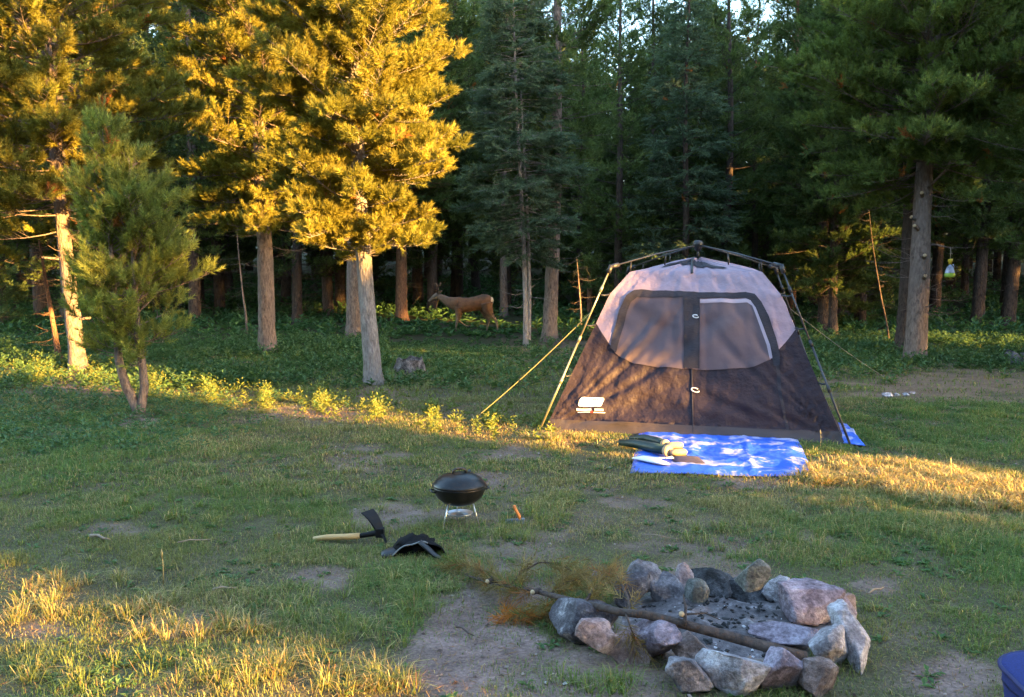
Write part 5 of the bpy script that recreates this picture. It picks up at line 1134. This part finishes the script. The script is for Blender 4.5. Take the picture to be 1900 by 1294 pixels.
tc = dnt.nodes.new('ShaderNodeTexCoord'); nz = dnt.nodes.new('ShaderNodeTexNoise'); nz.inputs['Scale'].default_value = 9; nz.inputs['Detail'].default_value = 8; dnt.links.new(tc.outputs['Object'], nz.inputs[0])
sx = dnt.nodes.new('ShaderNodeSeparateXYZ'); dnt.links.new(tc.outputs['Object'], sx.inputs[0])
mr = dnt.nodes.new('ShaderNodeMapRange'); mr.inputs[1].default_value = .28; mr.inputs[2].default_value = .62; dnt.links.new(sx.outputs[2], mr.inputs[0])
mx = dnt.nodes.new('ShaderNodeMix'); mx.data_type = 'RGBA'; dnt.links.new(mr.outputs[0], mx.inputs[0]); mx.inputs[6].default_value = (.32, .25, .18, 1); mx.inputs[7].default_value = (.26, .13, .07, 1)
mr2 = dnt.nodes.new('ShaderNodeMapRange'); mr2.inputs[1].default_value = -.9; mr2.inputs[2].default_value = -.3; dnt.links.new(sx.outputs[0], mr2.inputs[0])
mx2 = dnt.nodes.new('ShaderNodeMix'); mx2.data_type = 'RGBA'; dnt.links.new(mr2.outputs[0], mx2.inputs[0]); mx2.inputs[6].default_value = (.27, .22, .17, 1); dnt.links.new(mx.outputs[2], mx2.inputs[7])
mx3 = dnt.nodes.new('ShaderNodeMix'); mx3.data_type = 'RGBA'; mx3.blend_type = 'MULTIPLY'; mx3.inputs[0].default_value = .85; dnt.links.new(mx2.outputs[2], mx3.inputs[6]); dnt.links.new(nz.outputs[0], mx3.inputs[7]); dnt.links.new(mx3.outputs[2], db.inputs['Base Color'])
body = G.build('body', dm, D0); md = body.modifiers.new('r', 'REMESH'); md.mode = 'VOXEL'; md.voxel_size = .013; md.use_smooth_shade = True; ms = body.modifiers.new('s', 'SMOOTH'); ms.factor = .5; ms.iterations = 5
M['cream'] = pbr('cream_fur', (.6, .52, .42), .9); M['antler'] = pbr('velvet_antler', (.1, .07, .05), .8); M['hoof'] = pbr('dark_hoof', (.03, .025, .02), .5)
V, T = ico(3)
G = Geo(); G.add(V * np.array((18, 62, 75)) * K + dp(1318, 500), T); G.build('rump_patch', M['cream'], D0)
G = Geo(); G.tube([dp(1325, 440), dp(1345, 500), dp(1340, 560)], np.array((16, 20, 10)) * K, 8); G.build('tail', M['cream'], D0)
for s in (-1, 1):
    G = Geo(); G.tube([dp(345, 385, s * 30 * K), dp(372, 345, s * 62 * K), dp(392, 318, s * 88 * K), dp(398, 305, s * 98 * K)], np.array((16, 27, 20, 4)) * K, 10, flat=.45); G.build('ear', dm, D0)
    G = Geo(); G.tube([dp(322, 365, s * 22 * K), dp(335, 290, s * 55 * K), dp(315, 215, s * 85 * K), dp(280, 170, s * 95 * K)], np.array((13, 12, 11, 8)) * K, 8); G.tube([dp(328, 255, s * 70 * K), dp(375, 205, s * 95 * K), dp(385, 165, s * 95 * K)], np.array((11, 10, 7)) * K, 8); G.build('antler', M['antler'], D0)
    G = Geo(); G.add(V * 8 * K + dp(282, 408, s * 44 * K), T); G.build('eye', M['black'], D0)
G = Geo(); G.add(V * np.array((11, 14, 11)) * K + dp(152, 508), T); G.build('nose', M['black'], D0)
for (a, b, y) in ((645, 1082, -yl), (905, 985, yl), (1442, 1082, -yl), (1205, 1085, yl)):
    G = Geo(); G.tube([dp(a + 5, b - 12, y), dp(a, b, y), dp(a - 12, b + 8, y)], np.array((17, 19, 10)) * K, 8); G.build('hoof', M['hoof'], D0)
